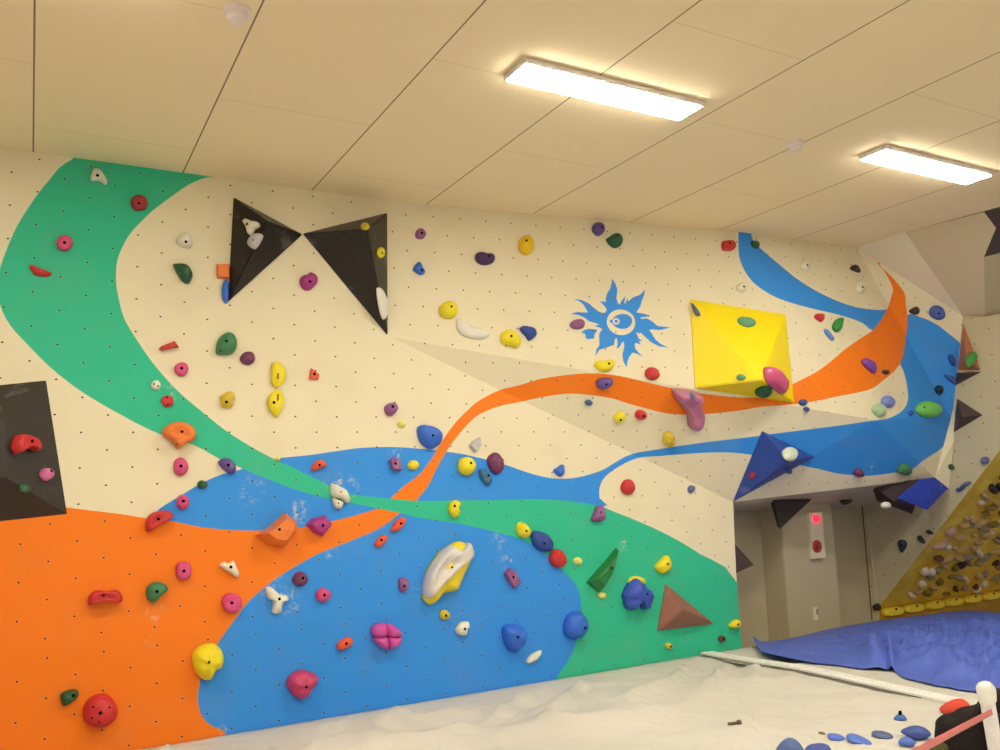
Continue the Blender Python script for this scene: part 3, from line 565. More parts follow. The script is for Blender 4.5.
H('grey', 'pale grey diamond hold above the yellow ball', [(469,445.5),(473,440.5),(480,437),(481,446),(475,452.8)], .04, 'plate', smooth=False)
H('yellow', 'small yellow bitten hold in the narrow middle of the green band', [(449,510),(450,503.5),(455,499.5),(461,502),(458.5,508),(460,513),(456,518.5),(451,515)], .06, bolt=(454.8,506))
H('blue', 'blue heart shaped small hold above the blue band in the middle', [(554,470),(558,467),(563,464),(564.8,469),(564.5,474),(561,476.8),(556.5,474)], .05)
H('mauve', 'greyish pink twisted hold at the right end of the upper blue paint', [(592,519),(595,512),(597,506.5),(602,505),(605,510),(606,518),(601,521.8),(594,522)], .06, 'rock', bolt=(601,512.5), chalk=.4)
H('red', 'dark red round hold on cream paint under the thin blue band', e(628.7,487,7,8), .06, chalk=.25)
H('slate', 'tiny slate oval hold right of the dark red round hold', e(691.7,489,3.3,4.3,25), .035)
# ---------------- lower green paint
H('dgreen', 'long green faceted wedge hold with chalked top', [(588,583),(600,569),(609,559),(619,546.5),(620.5,549),(617.5,562),(612,577),(601,594)], .10, 'facet', peak=(607,572), bolt=(611.5,568), chalk=.45, matl=mat((40,120,50), .4, .5, chalk=.4, name='bright_green_resin'))
H('pale', 'faint small yellow hold at the lower tip of the green wedge', e(602.5,595.5,4,3.6), .03)
H('yellow', 'yellow hold mostly hidden behind the blue elephant shaped one', [(628,584),(630,578),(636,575.8),(644,578),(646,583),(637,588)], .04)
H('navy', 'blue elephant shaped hold with two stubby legs', [(624,595),(627,588),(631,581),(637,577.5),(643,582),(647,587.5),(653,591),(655,597),(652,604),(650,609.5),(644.5,610),(642,604),(637,606.5),(632,611.5),(626.5,607.5),(625.5,601)], .11, 'rock', bolt=(647.5,594), matl=mat((62,84,160), .5, .4, name='elephant_blue_resin'))
H('yellow', 'yellow quarter shaped hold above the brown pyramid', [(655.5,567),(660,561),(667,554.5),(671,560),(671.5,568),(667,573),(661,573.5)], .06, bolt=(668,564))
H('yellow', 'small yellow teardrop hold near the right edge of the green paint', [(729.5,625.5),(735,620),(740,620),(741,625),(738,628.5),(732,628.5)], .05, bolt=(738.3,624.5))
H('brown', 'tiny reddish brown hold near the lower right corner of the green paint', e(722.5,639,3.2,3.6), .04, bolt=(723.5,638.5))
H('gold', 'tiny mustard hold on green paint below the brown pyramid', e(669,646,3.6,3.3), .035, bolt=(671,646.5))
# ---------------- upper middle
H('mauve', 'small mauve disc hold near the ceiling right of the black triangles', e(420.8,233.5,5.6,5.6), .035, bolt=(422,233))
H('blue', 'small blue three lobed hold under the mauve disc', [(413,269),(417,262.5),(420.5,261.5),(423,267),(425.5,272),(421,275),(416,272)], .045, bolt=(422,270))
H('purple', 'dark purple bean shaped hold below the ceiling', [(475,256.5),(477.5,252),(483,251.5),(487.5,253),(493,253),(496,258),(493,263),(485,265),(478,262.5)], .055, matl=mat((76,44,78), .5, .4, name='dark_purple_resin'), bolt=(489,256))
H('gold', 'tall golden yellow oval hold near the ceiling', e(527,244.5,8,10.6), .07, bolt=(526.5,240.5), matl=mat((240,190,24), .5, .4, name='golden_resin'))
H('yellow', 'yellow round hold above the white crescent hold', e(449,309.5,9.6,9.2), .07, bolt=(451.5,306.5))
H('white', 'long white crescent hold beside the yellow round ones', [(456,321.5),(458,318),(463,320.5),(472,326),(484,330),(490.8,333.5),(488,337.5),(478,339.2),(465,336),(458,330)], .06)
H('yellow', 'yellow pear shaped hold right of the white crescent', [(500.5,338),(503,331.5),(510,329),(518,333),(522,341),(519,347.5),(511,346),(503,343)], .07, bolt=(511.5,336))
H('navy', 'small blue rocky hold touching the yellow pear shaped one', [(520,329),(522.5,325.5),(530,326),(536,329),(537,335),(530,340.8),(526,336)], .055, 'rock', matl=mat((46,72,132), .5, .4, name='rock_blue_resin'), chalk=.25)
H('purple', 'purple round hold just below the ceiling beside a green one', e(599,228.5,6.5,7,15), .05, bolt=(602,227))
H('dgreen', 'dark green hold just below the ceiling beside a purple one', [(606.5,239),(610,236),(615,232.8),(621,233.5),(623.5,240),(621,246),(615.5,247.8),(610,244.5)], .055)
H('red', 'red rounded square hold left of the upper blue ribbon', [(722.5,242),(725,240.5),(732,240.3),(735.5,243),(735.5,247.5),(732,250.5),(725,250.3),(722.5,248.5)], .045, 'puck', bolt=(730,243))
H('mauve', 'mauve oval hold touching the left flames of the painted sun', [(570,325),(573,320.5),(580,318.5),(585,321),(584.5,327),(578,329),(573,328)], .045)
H('cream', 'small cream hold above the yellow pyramid volume', e(742.5,287,5,5), .05, bolt=(744,286.5))
H('dgreen', 'small green hold on the right edge of the upper blue ribbon', [(751.5,241.5),(755,240.3),(758.5,242),(760,246),(757.5,248.3),(753.5,246.5)], .04)
H('cream', 'cream round hold on shaded paint right of the upper blue ribbon', e(806.3,265,5.2,5.6), .05, bolt=(807.7,265.2))
H('dark', 'dark pointed hold near the top right of the wall', [(850.5,268),(854,264.5),(858.5,266),(861,272.3),(855,271)], .035, chalk=.3)
H('cream', 'cream oval hold below the dark pointed one', e(861,286.5,5.2,6.4), .05, bolt=(862.8,287))
H('red', 'small red hold under the upper blue ribbon', [(815,316.5),(817.5,313.3),(824,314),(824.5,318),(822.5,321.8),(818,319.5)], .045)
H('green', 'small green upright hold right of the small red one', [(833,327),(836,319.5),(841.5,317.5),(842.5,320),(840,330),(836,331.5)], .045, 'plate', matl=mat((52,140,58), .5, .4, name='fresh_green_resin'))
H('lblue', 'thin blue grey slanted hold under the small red one', [(824.5,329.3),(827,329),(834,338),(834,340.5),(831.5,340),(826,333.5)], .035)
H('yellow', 'yellow half disc hold under the painted sun', [(595,363.5),(597,360.5),(605,360),(614,359),(614.8,365.5),(610,371),(602,371.3),(597.5,368.5)], .055, bolt=(609,363.5))
H('red', 'red striped round hold on the lip of the overhang', e(652.8,373.5,7.7,6.6,15), .05, chalk=.2)
H('purple', 'purple hold on the orange ribbon under the painted sun', [(596.8,386),(598,380.5),(606,378),(613.5,380),(611,387),(602,390.5)], .06, 'rock', bolt=(606.5,384.5))
H('teal', 'small dark teal hold under the orange ribbon', e(589,403,4,3), .035)
H('yellow', 'small yellow knobbed hold left of the small red one under the overhang', [(614,417.5),(618,413),(624,412.5),(626,418),(621,423.5),(615,421)], .05, bolt=(620.8,420))
H('red', 'small red knobbed hold under the overhang', e(641.3,415.3,6.2,5), .05, bolt=(643.5,416))
H('gold', 'mustard warty hold under the overhang above the blue band', e(669.3,440,6.3,8,-8), .06, 'rock', lump=.3)
o = H('rose', 'long pink tongue shaped hold drooping over the orange ribbon', [(673,390.5),(680,389.5),(700,393),(701,398),(698.5,402),(703.5,412),(703.8,423),(700,430.5),(695,432),(690,427),(689,416),(684,408),(677,401)], .12, 'jug', matl=mat((182,104,118), .4, .5, name='tongue_pink_resin'))
H('slate', 'small grey hold set in the top of the pink tongue hold', e(689,395,4.2,3.4), .135)
# on the yellow volume
H('slate', 'slim grey blue hold on the upper left corner of the yellow volume', [(690.8,303),(694,304),(700.3,313),(699,316.3),(694.5,314)], .04, surf=V3[0])
H('jade', 'jade oval hold near the top of the yellow volume', e(747.3,321.3,9.7,4.8,12), .04, surf=V3[3], chalk=.3)
H('jade', 'small grey jade hold low on the left facet of the yellow volume', e(741,377,5,3.2), .035, surf=V3[0], chalk=.3)
H('dpink', 'big glossy pink oval hold on the right of the yellow volume', [(766.5,369),(770,365.5),(778,369),(787,380),(788.5,389),(785,394.8),(778,390),(769,381)], .09, surf=V3[2], chalk=.15, matl=mat((214,84,112), .25, .6, name='glossy_pink_resin'))
H('dgreen', 'dark green oval hold on the underside of the yellow volume', e(764,392.5,9.2,5,-12), .05, surf=V3[1])
# right hand side
H('navy', 'small purple blue hold below the right corner of the yellow volume', e(803.5,402.3,4.2,3.3), .035)
H('navy', 'tiny navy hold on the crease under the purple blue one', e(807,409.2,3.2,2), .03)
H('purple', 'purple curved hold on the wide orange paint', [(863,361.5),(865.5,357.8),(872,360),(877,366.5),(876,373.5),(872,371.5),(866,366)], .055, matl=mat((128,70,140), .5, .4, name='violet_resin'))
H('dark', 'tiny dark oval hold on the orange paint right of the purple curved one', e(886.3,372,3.4,2.3,15), .03)
H('lblue', 'lavender oval hold on the cream tongue right of the orange paint', e(888.8,401.5,7,6,40), .05, matl=mat((126,134,178), .5, .4, name='lavender_resin'))
H('jade', 'pale green hold just below the lavender oval', [(872.5,409),(876,404.5),(882,403.5),(886,407),(886,414.5),(880,417),(875.5,413.5)], .05, chalk=.5, matl=mat((176,200,140), .5, .4, chalk=.2, name='pale_green_resin'))
H('lgreen', 'large lime green oval hold on the blue paint at the crease', e(930,409.2,12.6,8.4,12), .08, bolt=(924.5,407.5))
H('navy', 'tiny navy hold on the crease left of the lime green oval', e(911.3,413,2,2.6), .03)
H('dark', 'black round hold on the blue paint above the lime green oval', e(939.5,390,4.6,5,0), .05, matl=mat((40,50,64), .5, .4, name='blue_black_resin'), bolt=(940.5,391))
H('navy', 'blue upright hold at the right edge of the blue paint', e(952.3,360,3,6.6,-20), .04)
H('navy', 'blue flat hold at the right edge below the upright blue one', [(944,375),(948,374.5),(955,378),(957,384),(951,381.5)], .05, matl=mat((84,100,160), .5, .4, name='mid_blue_resin'), dots=((952.5,378.5),))
H('dark', 'dark half round hold on cream paint left of the ringed blue oval', [(909,311.5),(912,308.5),(917,306.2),(920,309.5),(919,313.8),(914,314.8)], .04)
H('navy', 'ringed blue oval hold at the top right of the wall', e(937.7,312.7,9,7.2,28), .05, matl=mat((78,96,152), .5, .4, chalk=.25, name='ringed_blue_resin'), bolt=(939,313.5))
H('green', 'bright green hold on the orange brown side volume', [(966,359),(970,353),(975,351),(977.5,357),(974,364),(969.5,367),(966.5,363)], .05, surf=V7, matl=mat((70,150,62), .5, .4, name='fresh_green_resin2'))
H('maroon', 'maroon hold at the lower edge of the blue paint on the bulge', [(854.5,474.5),(856,470.5),(860,468.8),(864,472),(863.5,476.5),(857,477)], .05, 'rock')
H('green', 'green rocky hold on the lower edge of the bulge', [(897.5,471.5),(902,465),(908,464),(912.5,469),(911.5,473),(906,475.5),(900,474)], .06, 'rock', chalk=.3)
H('dgreen', 'dark green hold seen from the side at the right end of the bulge', [(945,460.5),(950,463),(954,468.3),(951,470),(945.3,469)], .05, surf=PR)
H('dark', 'tiny dark slot shaped hold at the right end of the bulge', [(944.8,476),(947.5,475.5),(947,480),(944.5,482.5)], .03, surf=PR)
# on the blue volume
H('cream', 'cream and green round hold on the dark blue volume', e(790.8,453.3,8,6.6,20), .05, surf=V5[2], chalk=.4, matl=mat((214,216,170), .5, .4, name='cream_green_resin'))
H('red', 'small red hold on the left facet of the dark blue volume', e(752,475.5,4,3.8), .03, surf=V5[0], matl=mat((150,44,60), .5, .4, name='small_red_resin'))
H('navy', 'small navy hold under the front edge of the dark blue volume', e(788.5,471,4,2.4), .04, surf=V5[1])
# below the undercut and on the side wall
H('black', 'small black half round hold on the undercut', [(841,500.3),(852,499.3),(850,503),(846,505),(843,504)], .05, surf=YP(.10))
H('white', 'small white hold on the black hanging volume', e(886.5,505.3,4.4,3.6), .05, surf=YP(G2.y + .06))
H('black', 'dark teal pear shaped hold on the side wall under the overhang', [(897.5,541),(901,539.3),(905,541),(906,546),(903,551),(901.3,553),(898.5,548)], .05, surf=PR, matl=mat((44,56,62), .5, .4, name='dark_teal_resin'), bolt=(902,545))
H('black', 'left of two small black holds beside the yellow board edge', [(917,536.5),(920,535.5),(925,542),(922.5,544),(918.5,540.5)], .04, surf=PR)
H('black', 'right of two small black holds beside the yellow board edge', [(926,530.5),(928.5,529.8),(933,533),(930,534.6),(927,533)], .04, surf=PR)
H('black', 'dark hold at the bottom corner of the side wall', [(872,606.5),(876,603),(880,606),(879,610.5),(874.5,610.5)], .05, surf=PR)
H('slate', 'blue sausage shaped hold on the side wall', [(955,489.5),(959,488),(964,482.5),(969.5,481),(970.3,483.5),(965,486.5),(961,491),(956.5,491.8)], .05, surf=PR)
H('slate', 'blue grey round hold on the side wall beside the top of the yellow board', e(984.3,460.5,4.2,4,0), .05, surf=PR, matl=mat((104,108,128), .5, .4, name='blue_grey_resin'))
def disc(name, c, r, n, depth, mt, par, dome=.3, k=20):
    u, w = frame(n); vs, fs = [], []
    for rr, z in ((1, 0), (1, 1 - dome), (.8, 1 - dome * .35), (.4, 1)):
        for i in range(k):
            a = 2 * math.pi * i / k; vs.append(c + (u * math.cos(a) + w * math.sin(a)) * r * rr + n * depth * z)
    for q in range(3):
        for i in range(k): fs.append((q * k + i, q * k + (i + 1) % k, q * k + k + (i + 1) % k, q * k + k + i))
    fs.append(tuple(range(3 * k, 4 * k))); return fixn(mesh_obj(name, vs, fs, mt, par, smooth=True, origin=c))
# ------------------------------------------------------------------ overhanging yellow training board
bl = hit(878.5, 608, PR); tl = hit(1000, 450, PR); 
bl = V((XR - .01, bl.y, bl.z)); tl = V((XR - .01, tl.y, tl.z)); tl = bl + (tl - bl) * 1.12; bl.x = tl.x = XR + .012
BW = 2.6; dX = V((BW, 0, 0)); BD = plane(bl, tl, bl + dX); bn = BD[1]
if bn.y > 0: bn = -bn; BD = (bl, bn)
def boardmat(name, c1, c2):
    mt, N, L, b = newmat(name); tc = N.new('ShaderNodeTexCoord'); nz = N.new('ShaderNodeTexNoise'); nz.inputs['Scale'].default_value = 3.5; nz.inputs['Detail'].default_value = 8; nz.inputs['Roughness'].default_value = .65
    L.new(tc.outputs['Object'], nz.inputs['Vector']); mx = N.new('ShaderNodeMix'); mx.data_type = 'RGBA'; mx.inputs[6].default_value = alb(c1); mx.inputs[7].default_value = alb(c2)
    mr = N.new('ShaderNodeMapRange'); mr.inputs[1].default_value = .35; mr.inputs[2].default_value = .65; L.new(nz.outputs['Fac'], mr.inputs[0]); L.new(mr.outputs[0], mx.inputs[0]); L.new(mx.outputs[2], b.inputs['Base Color']); b.inputs['Roughness'].default_value = .6
    return mt
byel = boardmat('worn_yellow_plywood', (226, 172, 36), (250, 212, 80)); bkick = boardmat('yellow_kick_plywood', (246, 190, 30), (255, 224, 60)); bkd = boardmat('kick_backing', (170, 122, 26), (210, 160, 40))
t = empty('training_board', V((XR, bl.y, .0))); tag(t, 'steep overhanging yellow board crowded with small holds at the right edge', 'climbing board')
th = .03
def slab_(name, p, u, v, n, d, mt, par):
    q = [p, p + u, p + u + v, p + v]; vs = q + [a - n * d for a in q]
    return fixn(mesh_obj(name, vs, [(0, 1, 2, 3), (4, 5, 6, 7), (0, 1, 5, 4), (1, 2, 6, 5), (2, 3, 7, 6), (3, 0, 4, 7)], mt, par, origin=p))
slab_('overhang_panel', bl, dX, tl - bl, bn, th, byel, t)
slab_('kick_panel', V((XR + .012, bl.y - .0, -.3)), dX, V((0, 0, bl.z + .3)), V((0, -1, 0)), th, bkd, t)
# yellow kick pads: the rough blocks along the foot of the board
pads = []
for i in range(7):
    x = XR + .05 + i * .36; pads.append(x)
    w = random.uniform(.31, .345); z0, z1 = -.06, bl.z - .01; vs = []
    k = 10; ring = [(w / 2 * (abs(math.cos(a)) ** .6) * (1 if math.cos(a) > 0 else -1), (z1 - z0) / 2 * (abs(math.sin(a)) ** .6) * (1 if math.sin(a) > 0 else -1)) for a in [2 * math.pi * j / 14 for j in range(14)]]
    for s, d in ((1, 0), (1, .04), (.82, .065)):
        for (a, b) in ring: vs.append(V((x + w / 2 + a * s, bl.y - d - .002 + .006 * noise.noise(V((a * 9, b * 9, i))), (z0 + z1) / 2 + b * s)))
    fs = [(r * 14 + j, r * 14 + (j + 1) % 14, r * 14 + 14 + (j + 1) % 14, r * 14 + 14 + j) for r in range(2) for j in range(14)] + [tuple(range(28, 42))]
    o = fixn(mesh_obj('foot_block', vs, fs, bkick, smooth=False, origin=(x, bl.y, z0))); tag(o, 'rough yellow foot block in the row along the foot of the yellow board', 'climbing hold', 'yellow foot blocks under the overhanging board'); disc('bolt', V((x + w / 2, bl.y - .068, (z0 + z1) / 2 + .03)), .013, V((0, -1, 0)), .006, boltm, o)
# the small holds on the board; one mesh per shape, copied
cols = [('pale wooden', (196, 160, 96)), ('olive', (140, 112, 44)), ('cream', (232, 208, 170)), ('brown', (112, 66, 40)), ('dark', (60, 46, 44)), ('dusty pink', (196, 150, 128)), ('grey', (150, 132, 104))]
protos = {}
for ci, (cn, rgb) in enumerate(cols):
    for sh in range(2):
        vs, fs = [], []; k = 10
        for r, z in ((1, 0), (1, .35), (.75, .8), (.35, 1)):
            for j in range(k):
                a = 2 * math.pi * j / k; q = 1 + .22 * noise.noise(V((math.cos(a) * 1.4, math.sin(a) * 1.4, ci * 3 + sh)))
                vs.append(V((.075 * r * q * math.cos(a) * (1.3 if sh else .8), .032 * r * q * math.sin(a) * (1 if sh else 1.4), .055 * z)))
        vs.append(V((0, 0, .055)))
        for rr in range(3):
            for j in range(k): fs.append((rr * k + j, rr * k + (j + 1) % k, rr * k + k + (j + 1) % k, rr * k + k + j))
        for j in range(k): fs.append((3 * k + j, 3 * k + (j + 1) % k, 4 * k))
        protos[(ci, sh)] = (vs, fs, mat(rgb, .6, .3, name=cn.replace(' ', '_') + '_board_resin'))
bu = V((1, 0, 0)); bv_ = (tl - bl).normalized(); done = {}
special = [(890.5,591.5,4),(911,594.5,2),(921,583,2),(891,605,3),(929,575,6),(930,571,2),(940,543.5,5),(947,546,2),(950,530.5,5),(960,563.5,4),(976,588,2),(983,583,2),(995,562,4),(998,566,6),(975,586,3),(965,579,2),(908,601,3),(955,588,3),(946,593,1),(938,557,3),(981,501,2),(999,487,4),(992,488,4),(960,492,1),(983,527,6),(997,540,6),(978,552,2),(994,550,0),(999,522,2),(964,524,0),(972,518,0)]
pts = [(x, y, c) for x, y, c in special]
rnd = random.Random(3)
for row in range(13):
    y = 468 + row * 10
    for x in range(890, 1003, 9):
        xx, yy = x + rnd.uniform(-3, 3) + (row % 2) * 4, y + rnd.uniform(-3, 3) - (x - 940) * .09
        if (xx - 884) * 1.28 + yy < 612 + 8: continue
        if yy > 592: continue
        if all((xx - a) ** 2 + (yy - b) ** 2 > 36 for a, b, _ in pts): pts.append((xx, yy, rnd.choice([0, 0, 1, 1, 1, 6, 6, 5, 2, 0])))
for (x, y, ci) in pts:
    P = hit(x, y, BD)
    if P.x < XR + .04 or (P - bl).dot(bv_) < .06 or (P - bl).dot(bv_) > (tl - bl).length - .04: continue
    sh = rnd.randint(0, 1); vs, fs, mt = protos[(ci, sh)]
    if (ci, sh) not in done:
        o = mesh_obj('climbing_hold', vs, fs, mt, smooth=True); fixn(o); done[(ci, sh)] = o
    else:
        o = done[(ci, sh)].copy(); C.objects.link(o)
    a = rnd.uniform(-.7, .7); ax = (bu * math.cos(a) + bv_ * math.sin(a)); ay = bn.cross(ax)
    mm = Matrix((ax, ay, bn)).transposed().to_4x4(); s_ = rnd.uniform(.7, 1.15); mm = mm @ Matrix.Scale(s_, 4); mm.translation = P; o.matrix_world = mm
    tag(o, 'small %s hold bolted to the crowded overhanging yellow board' % cols[ci][0], 'climbing hold', 'small %s holds on the yellow board' % cols[ci][0])
# ------------------------------------------------------------------ alarm plate and switch on the pillar
PF = YP(YF)
def rect_on(name, x0, y0, x1, y1, d, mt, par=None, bev=.004, Y=YF, off=0.0):
    a, b = hit(x0, y0, YP(Y)), hit(x1, y1, YP(Y)); return box(name, (min(a.x, b.x), Y - off - d, min(a.z, b.z)), (max(a.x, b.x), Y - off, max(a.z, b.z)), mt, par, bevel=bev, origin=((a.x + b.x) / 2, Y - off, min(a.z, b.z)))
pw = mat((236, 214, 166), .5, .4, bump=0, name='alarm_plate_white')
ap = empty('fire_alarm_unit', hit(815, 558, PF)); tag(ap, 'white fire alarm plate with a glowing red lamp on the pillar', 'fire alarm')
rect_on('plate', 805.5, 512.5, 822.5, 557.5, .045, pw, ap)
def emis(name, rgb, s):
    mt, N, L, b = newmat(name); b.inputs['Base Color'].default_value = rgb + (1,); b.inputs['Emission Color'].default_value = rgb + (1,); b.inputs['Emission Strength'].default_value = s; return mt
ny = V((0, -1, 0))
disc('lamp', hit(815.5, 518.6, YP(YF - .045)), .042, ny, .05, emis('red_lamp_glow', (1.0, .02, .05), .32), ap, .9)['label'] = 'glowing red lamp'
disc('bell', hit(816.6, 546.3, YP(YF - .045)), .062, ny, .02, mat((190, 62, 44), .5, .4, bump=0, name='alarm_red'), ap)['label'] = 'dark red round bell'
disc('bell_centre', hit(816.6, 546.3, YP(YF - .066)), .03, ny, .01, mat((150, 44, 34), .5, .4, bump=0, name='alarm_dark_red'), ap)
sw_ = empty('light_switch', hit(815, 620, PF)); tag(sw_, 'small white switch plate low on the pillar', 'switch')
rect_on('plate', 812.5, 607.5, 817.5, 620, .012, pw, sw_, .002); rect_on('rocker', 815, 609, 817, 614, .006, mat((150, 130, 100), .5, .4, bump=0, name='switch_grey'), sw_, .0015, off=.012)
# ------------------------------------------------------------------ smoke detectors
def detector(x, y, r, label):
    c = hit(x, y, ZP(CE)); c.z = CE; t = empty('smoke_detector', c); tag(t, label, 'smoke detector'); dn = V((0, 0, -1)); pm = mat((246, 220, 190), .4, .4, bump=0, name='detector_plastic')
    disc('base', c, r, V((0, 0, -1)), .022, pm, t, .3) if False else None
    k = 24; prof = [(1, 0), (1, .02), (.9, .026)]; pr2 = [(.74, .024), (.74, .045), (.6, .058), (.3, .062)]
    for nm, pr in (('base', prof), ('sensor_cap', pr2)):
        vs, fs = [], []
        for rr, z in pr:
            for i in range(k): a = 2 * math.pi * i / k; vs.append(c + V((math.cos(a) * r * rr, math.sin(a) * r * rr, -z)))
        for q in range(len(pr) - 1):
            for i in range(k): fs.append((q * k + i, q * k + (i + 1) % k, q * k + k + (i + 1) % k, q * k + k + i))
        fs.append(tuple(range((len(pr) - 1) * k, len(pr) * k))); fixn(mesh_obj(nm, vs, fs, pm, t, origin=c))
detector(237, 9, .062, 'round white smoke detector on the ceiling near the top left')
detector(795, 142.5, .060, 'round white smoke detector on the ceiling between the two lamps')
# ------------------------------------------------------------------ ceiling lights
frm = mat((235, 215, 185), .5, .3, bump=0, name='light_housing_white'); glow = emis('lamp_diffuser', (1.0, .92, .73), LAMP)
clip_ = mat((220, 180, 140), .4, .5, bump=0, name='light_clip')
def light(x, y, label, grp=None):
    t = empty('ceiling_light', V((x, y, CE))); tag(t, label, 'ceiling light', grp); L_, W_ = .628, .112
    box('housing', (x - L_, y - W_, CE - .035), (x + L_, y + W_, CE - .0005), frm, t, bevel=.006)
    box('diffuser', (x - L_ + .012, y - W_ + .010, CE - .043), (x + L_ - .03, y + W_ - .010, CE - .0355), glow, t)
    for s in (-1, 1): box('end_clip', (x + L_ - .026, y + s * .07 - .02, CE - .045), (x + L_ - .008, y + s * .07 + .02, CE - .0352), clip_, t, bevel=.003)
light(2.83, -2.11, 'left one of the two lit rectangular ceiling lights')
light(5.70, -2.13, 'right lit rectangular ceiling light, nearer to the sloping soffit')
for lx, ly in ((-.16, -2.2), (0, -5.0), (2.85, -5.0), (5.69, -5.0), (.0, -8.0), (2.85, -8.0), (5.69, -8.0)):
    light(lx, ly, 'rectangular ceiling light outside the picture', 'ceiling lights outside the picture')
# ------------------------------------------------------------------ blue tarp
front = cmr([(753,640.5),(757,646),(762,652),(774,655),(808,662),(839,666.3),(863,669.8),(885,671),(896,674),(905,679),(928,684),(952,689.5),(976,694),(1000,699),(1060,712),(1120,726)], 4)
back = cmr([(754,641),(766,642),(780,640.5),(800,637),(820,632),(840,627.8),(860,624.3),(873,622),(900,618.5),(930,614.5),(950,612),(975,611),(1000,613),(1040,616),(1080,620),(1120,624)], 4)
n = len(front); mN = 64
bk = [V((min(p.x, 1e9), p.y)) for p in back]
fw = [hit(p.x, p.y, ZP(.055)) for p in front]
bw = []
for i, p in enumerate(bk):
    a = min(1, i / 14); yy = min(.24, .16) 
    q = hit(p.x, p.y, YP(-.02)) if p.x < 880 else hit(p.x, p.y, ZP(.05))
    if q.y > -.02: q = hit(p.x, p.y, YP(-.02))
    bw.append(q)
TX = 5
vs, fs = [], []
NI = (n - 1) * TX
for i in range(NI + 1):
    f = i / TX; i0 = min(n - 2, int(f)); t_ = f - i0
    a = fw[i0].lerp(fw[i0 + 1], t_); b = bw[i0].lerp(bw[i0 + 1], t_)
    for j in range(mN + 1):
        s = j / mN; P = a.lerp(b, s); u_ = f / (n - 1); env = min(1, s * 5 + .06) * min(1, (1 - s) * 2.6) * min(1, u_ * 3)
        q = V((P.x * 2.2, P.y * 2.2, 0)); h1 = noise.noise(q + V((3, 1, 0))); rid = 1 - abs(noise.noise(q * 1.7 + V((7, 2, 4)))) * 2.2; rid2 = 1 - abs(noise.noise(q * 4.1 + V((1, 9, 4)))) * 2.2
        amp = .022 + .13 * max(0, min(1, (u_ - .35) * 2.2))
        P = P.copy(); P.z = P.z + env * amp * (.45 * h1 + .75 * max(0, rid) ** 2 + .26 * max(0, rid2) ** 2) + env * .02
        g = math.exp(-((f - 26.5) / 2.0) ** 2) * math.exp(-((s - .22) / .16) ** 2); P.z += g * .13
        g2 = math.exp(-((f - 30.5) / 1.2) ** 2) * math.exp(-((s - .2) / .25) ** 2); P.z += g2 * .08
        if f < 2.2: P.z += .035 * (1 - f / 2.2)
        P.z = max(P.z, mat_z(P.x, P.y) + .012); vs.append(P)
for i in range(NI):
    for j in range(mN):
        a = i * (mN + 1) + j; fs.append((a, a + mN + 1, a + mN + 2, a + 1))
tm = mat((92, 108, 172), .5, .35, bump=.3, scale=9, var=.12, name='blue_polytarp')
o = mesh_obj('tarpaulin', vs, fs, tm, smooth=True, origin=(6.5, -.5, .05)); tag(o, 'crumpled blue plastic tarpaulin spread over the right crash mat', 'tarpaulin')
sm = o.modifiers.new('thickness', 'SOLIDIFY'); sm.thickness = .006; sm.offset = 1
# ------------------------------------------------------------------ things standing or lying on the mat near the camera
def lump(name, label, cat, outline, color, depth=.5, zc=.05, matl=None, group=None, smooth=True, sub=3, lumpy=.1, parent=None, flat=False):
    """solid rounded body whose silhouette is the outline; stands where its lowest outline point meets the mat"""
    global hold_ct; hold_ct += 1; pts = cmr(outline, sub, True) if outline[0] != 'e' else ell(*outline[1:5], outline[5] if len(outline) > 5 else 0, 20, .04, hold_ct)
    low = max(pts, key=lambda p: p.y); P0 = hit(low.x, low.y, ZP(zc)); d = (O - P0); d.z = 0; d.normalize()
    pl = (P0, d); base = [hit(p.x, p.y, pl) for p in pts]; c = sum(base, V((0, 0, 0))) / len(base); m_ = len(base)
    hw = max(abs((b - c).dot(d.cross(V((0, 0, 1))))) for b in base) * depth
    vs, fs = [], []; prof = [(.3, 1), (.62, .88), (.85, .6), (.97, .25), (1, 0), (.97, -.25), (.85, -.6), (.62, -.88), (.3, -1)]
    for r, z in prof:
        for b in base:
            q = c.lerp(b, r) + d * hw * z; q += (q - c) * lumpy * .3 * noise.noise(q * 7 + V((hold_ct, 0, 0))) * (1 - r * .9); vs.append(q)
    for k in range(len(prof) - 1):
        for i in range(m_): fs.append((k * m_ + i, k * m_ + (i + 1) % m_, (k + 1) * m_ + (i + 1) % m_, (k + 1) * m_ + i))
    fs += [tuple(range(m_)), tuple(range((len(prof) - 1) * m_, len(prof) * m_))]
    o = fixn(mesh_obj(name, vs, fs, matl or mat(COL[color], .5, .4, name=color + '_resin'), parent, smooth=smooth, origin=(c.x, c.y, min(b.z for b in base))))
    if parent is None: tag(o, label, cat, group)
    elif label: o['label'] = label
    return o
LB = mat((92, 116, 176), .5, .4, name='loose_blue_resin'); LN = mat((70, 84, 134), .5, .4, name='loose_navy_resin')
lump('climbing_hold', 'loose slate blue dome hold on the mat, leftmost at the bottom edge', 'climbing hold', [(776,753),(778,746),(784,740),(790,738),(797,741),(803,748),(804,756),(790,760)], 'slate', .8, matl=mat((90,104,136), .5, .4, name='loose_slate_resin'))
lump('climbing_hold', 'loose blue lumpy hold at the bottom edge right of the slate dome', 'climbing hold', [(805,750),(808,746),(815,744.5),(822,744),(829,746),(831,752),(826,757),(809,757)], 'blue', .8, matl=LN)
lump('climbing_hold', 'tiny olive hold on the mat left of the row of flat blue holds', 'climbing hold', [(816.5,734.5),(819,732),(824,732.5),(826.5,735.5),(822,736.5),(818,736)], 'gold', .8, matl=mat((120,104,60), .6, .3, name='olive_resin'))
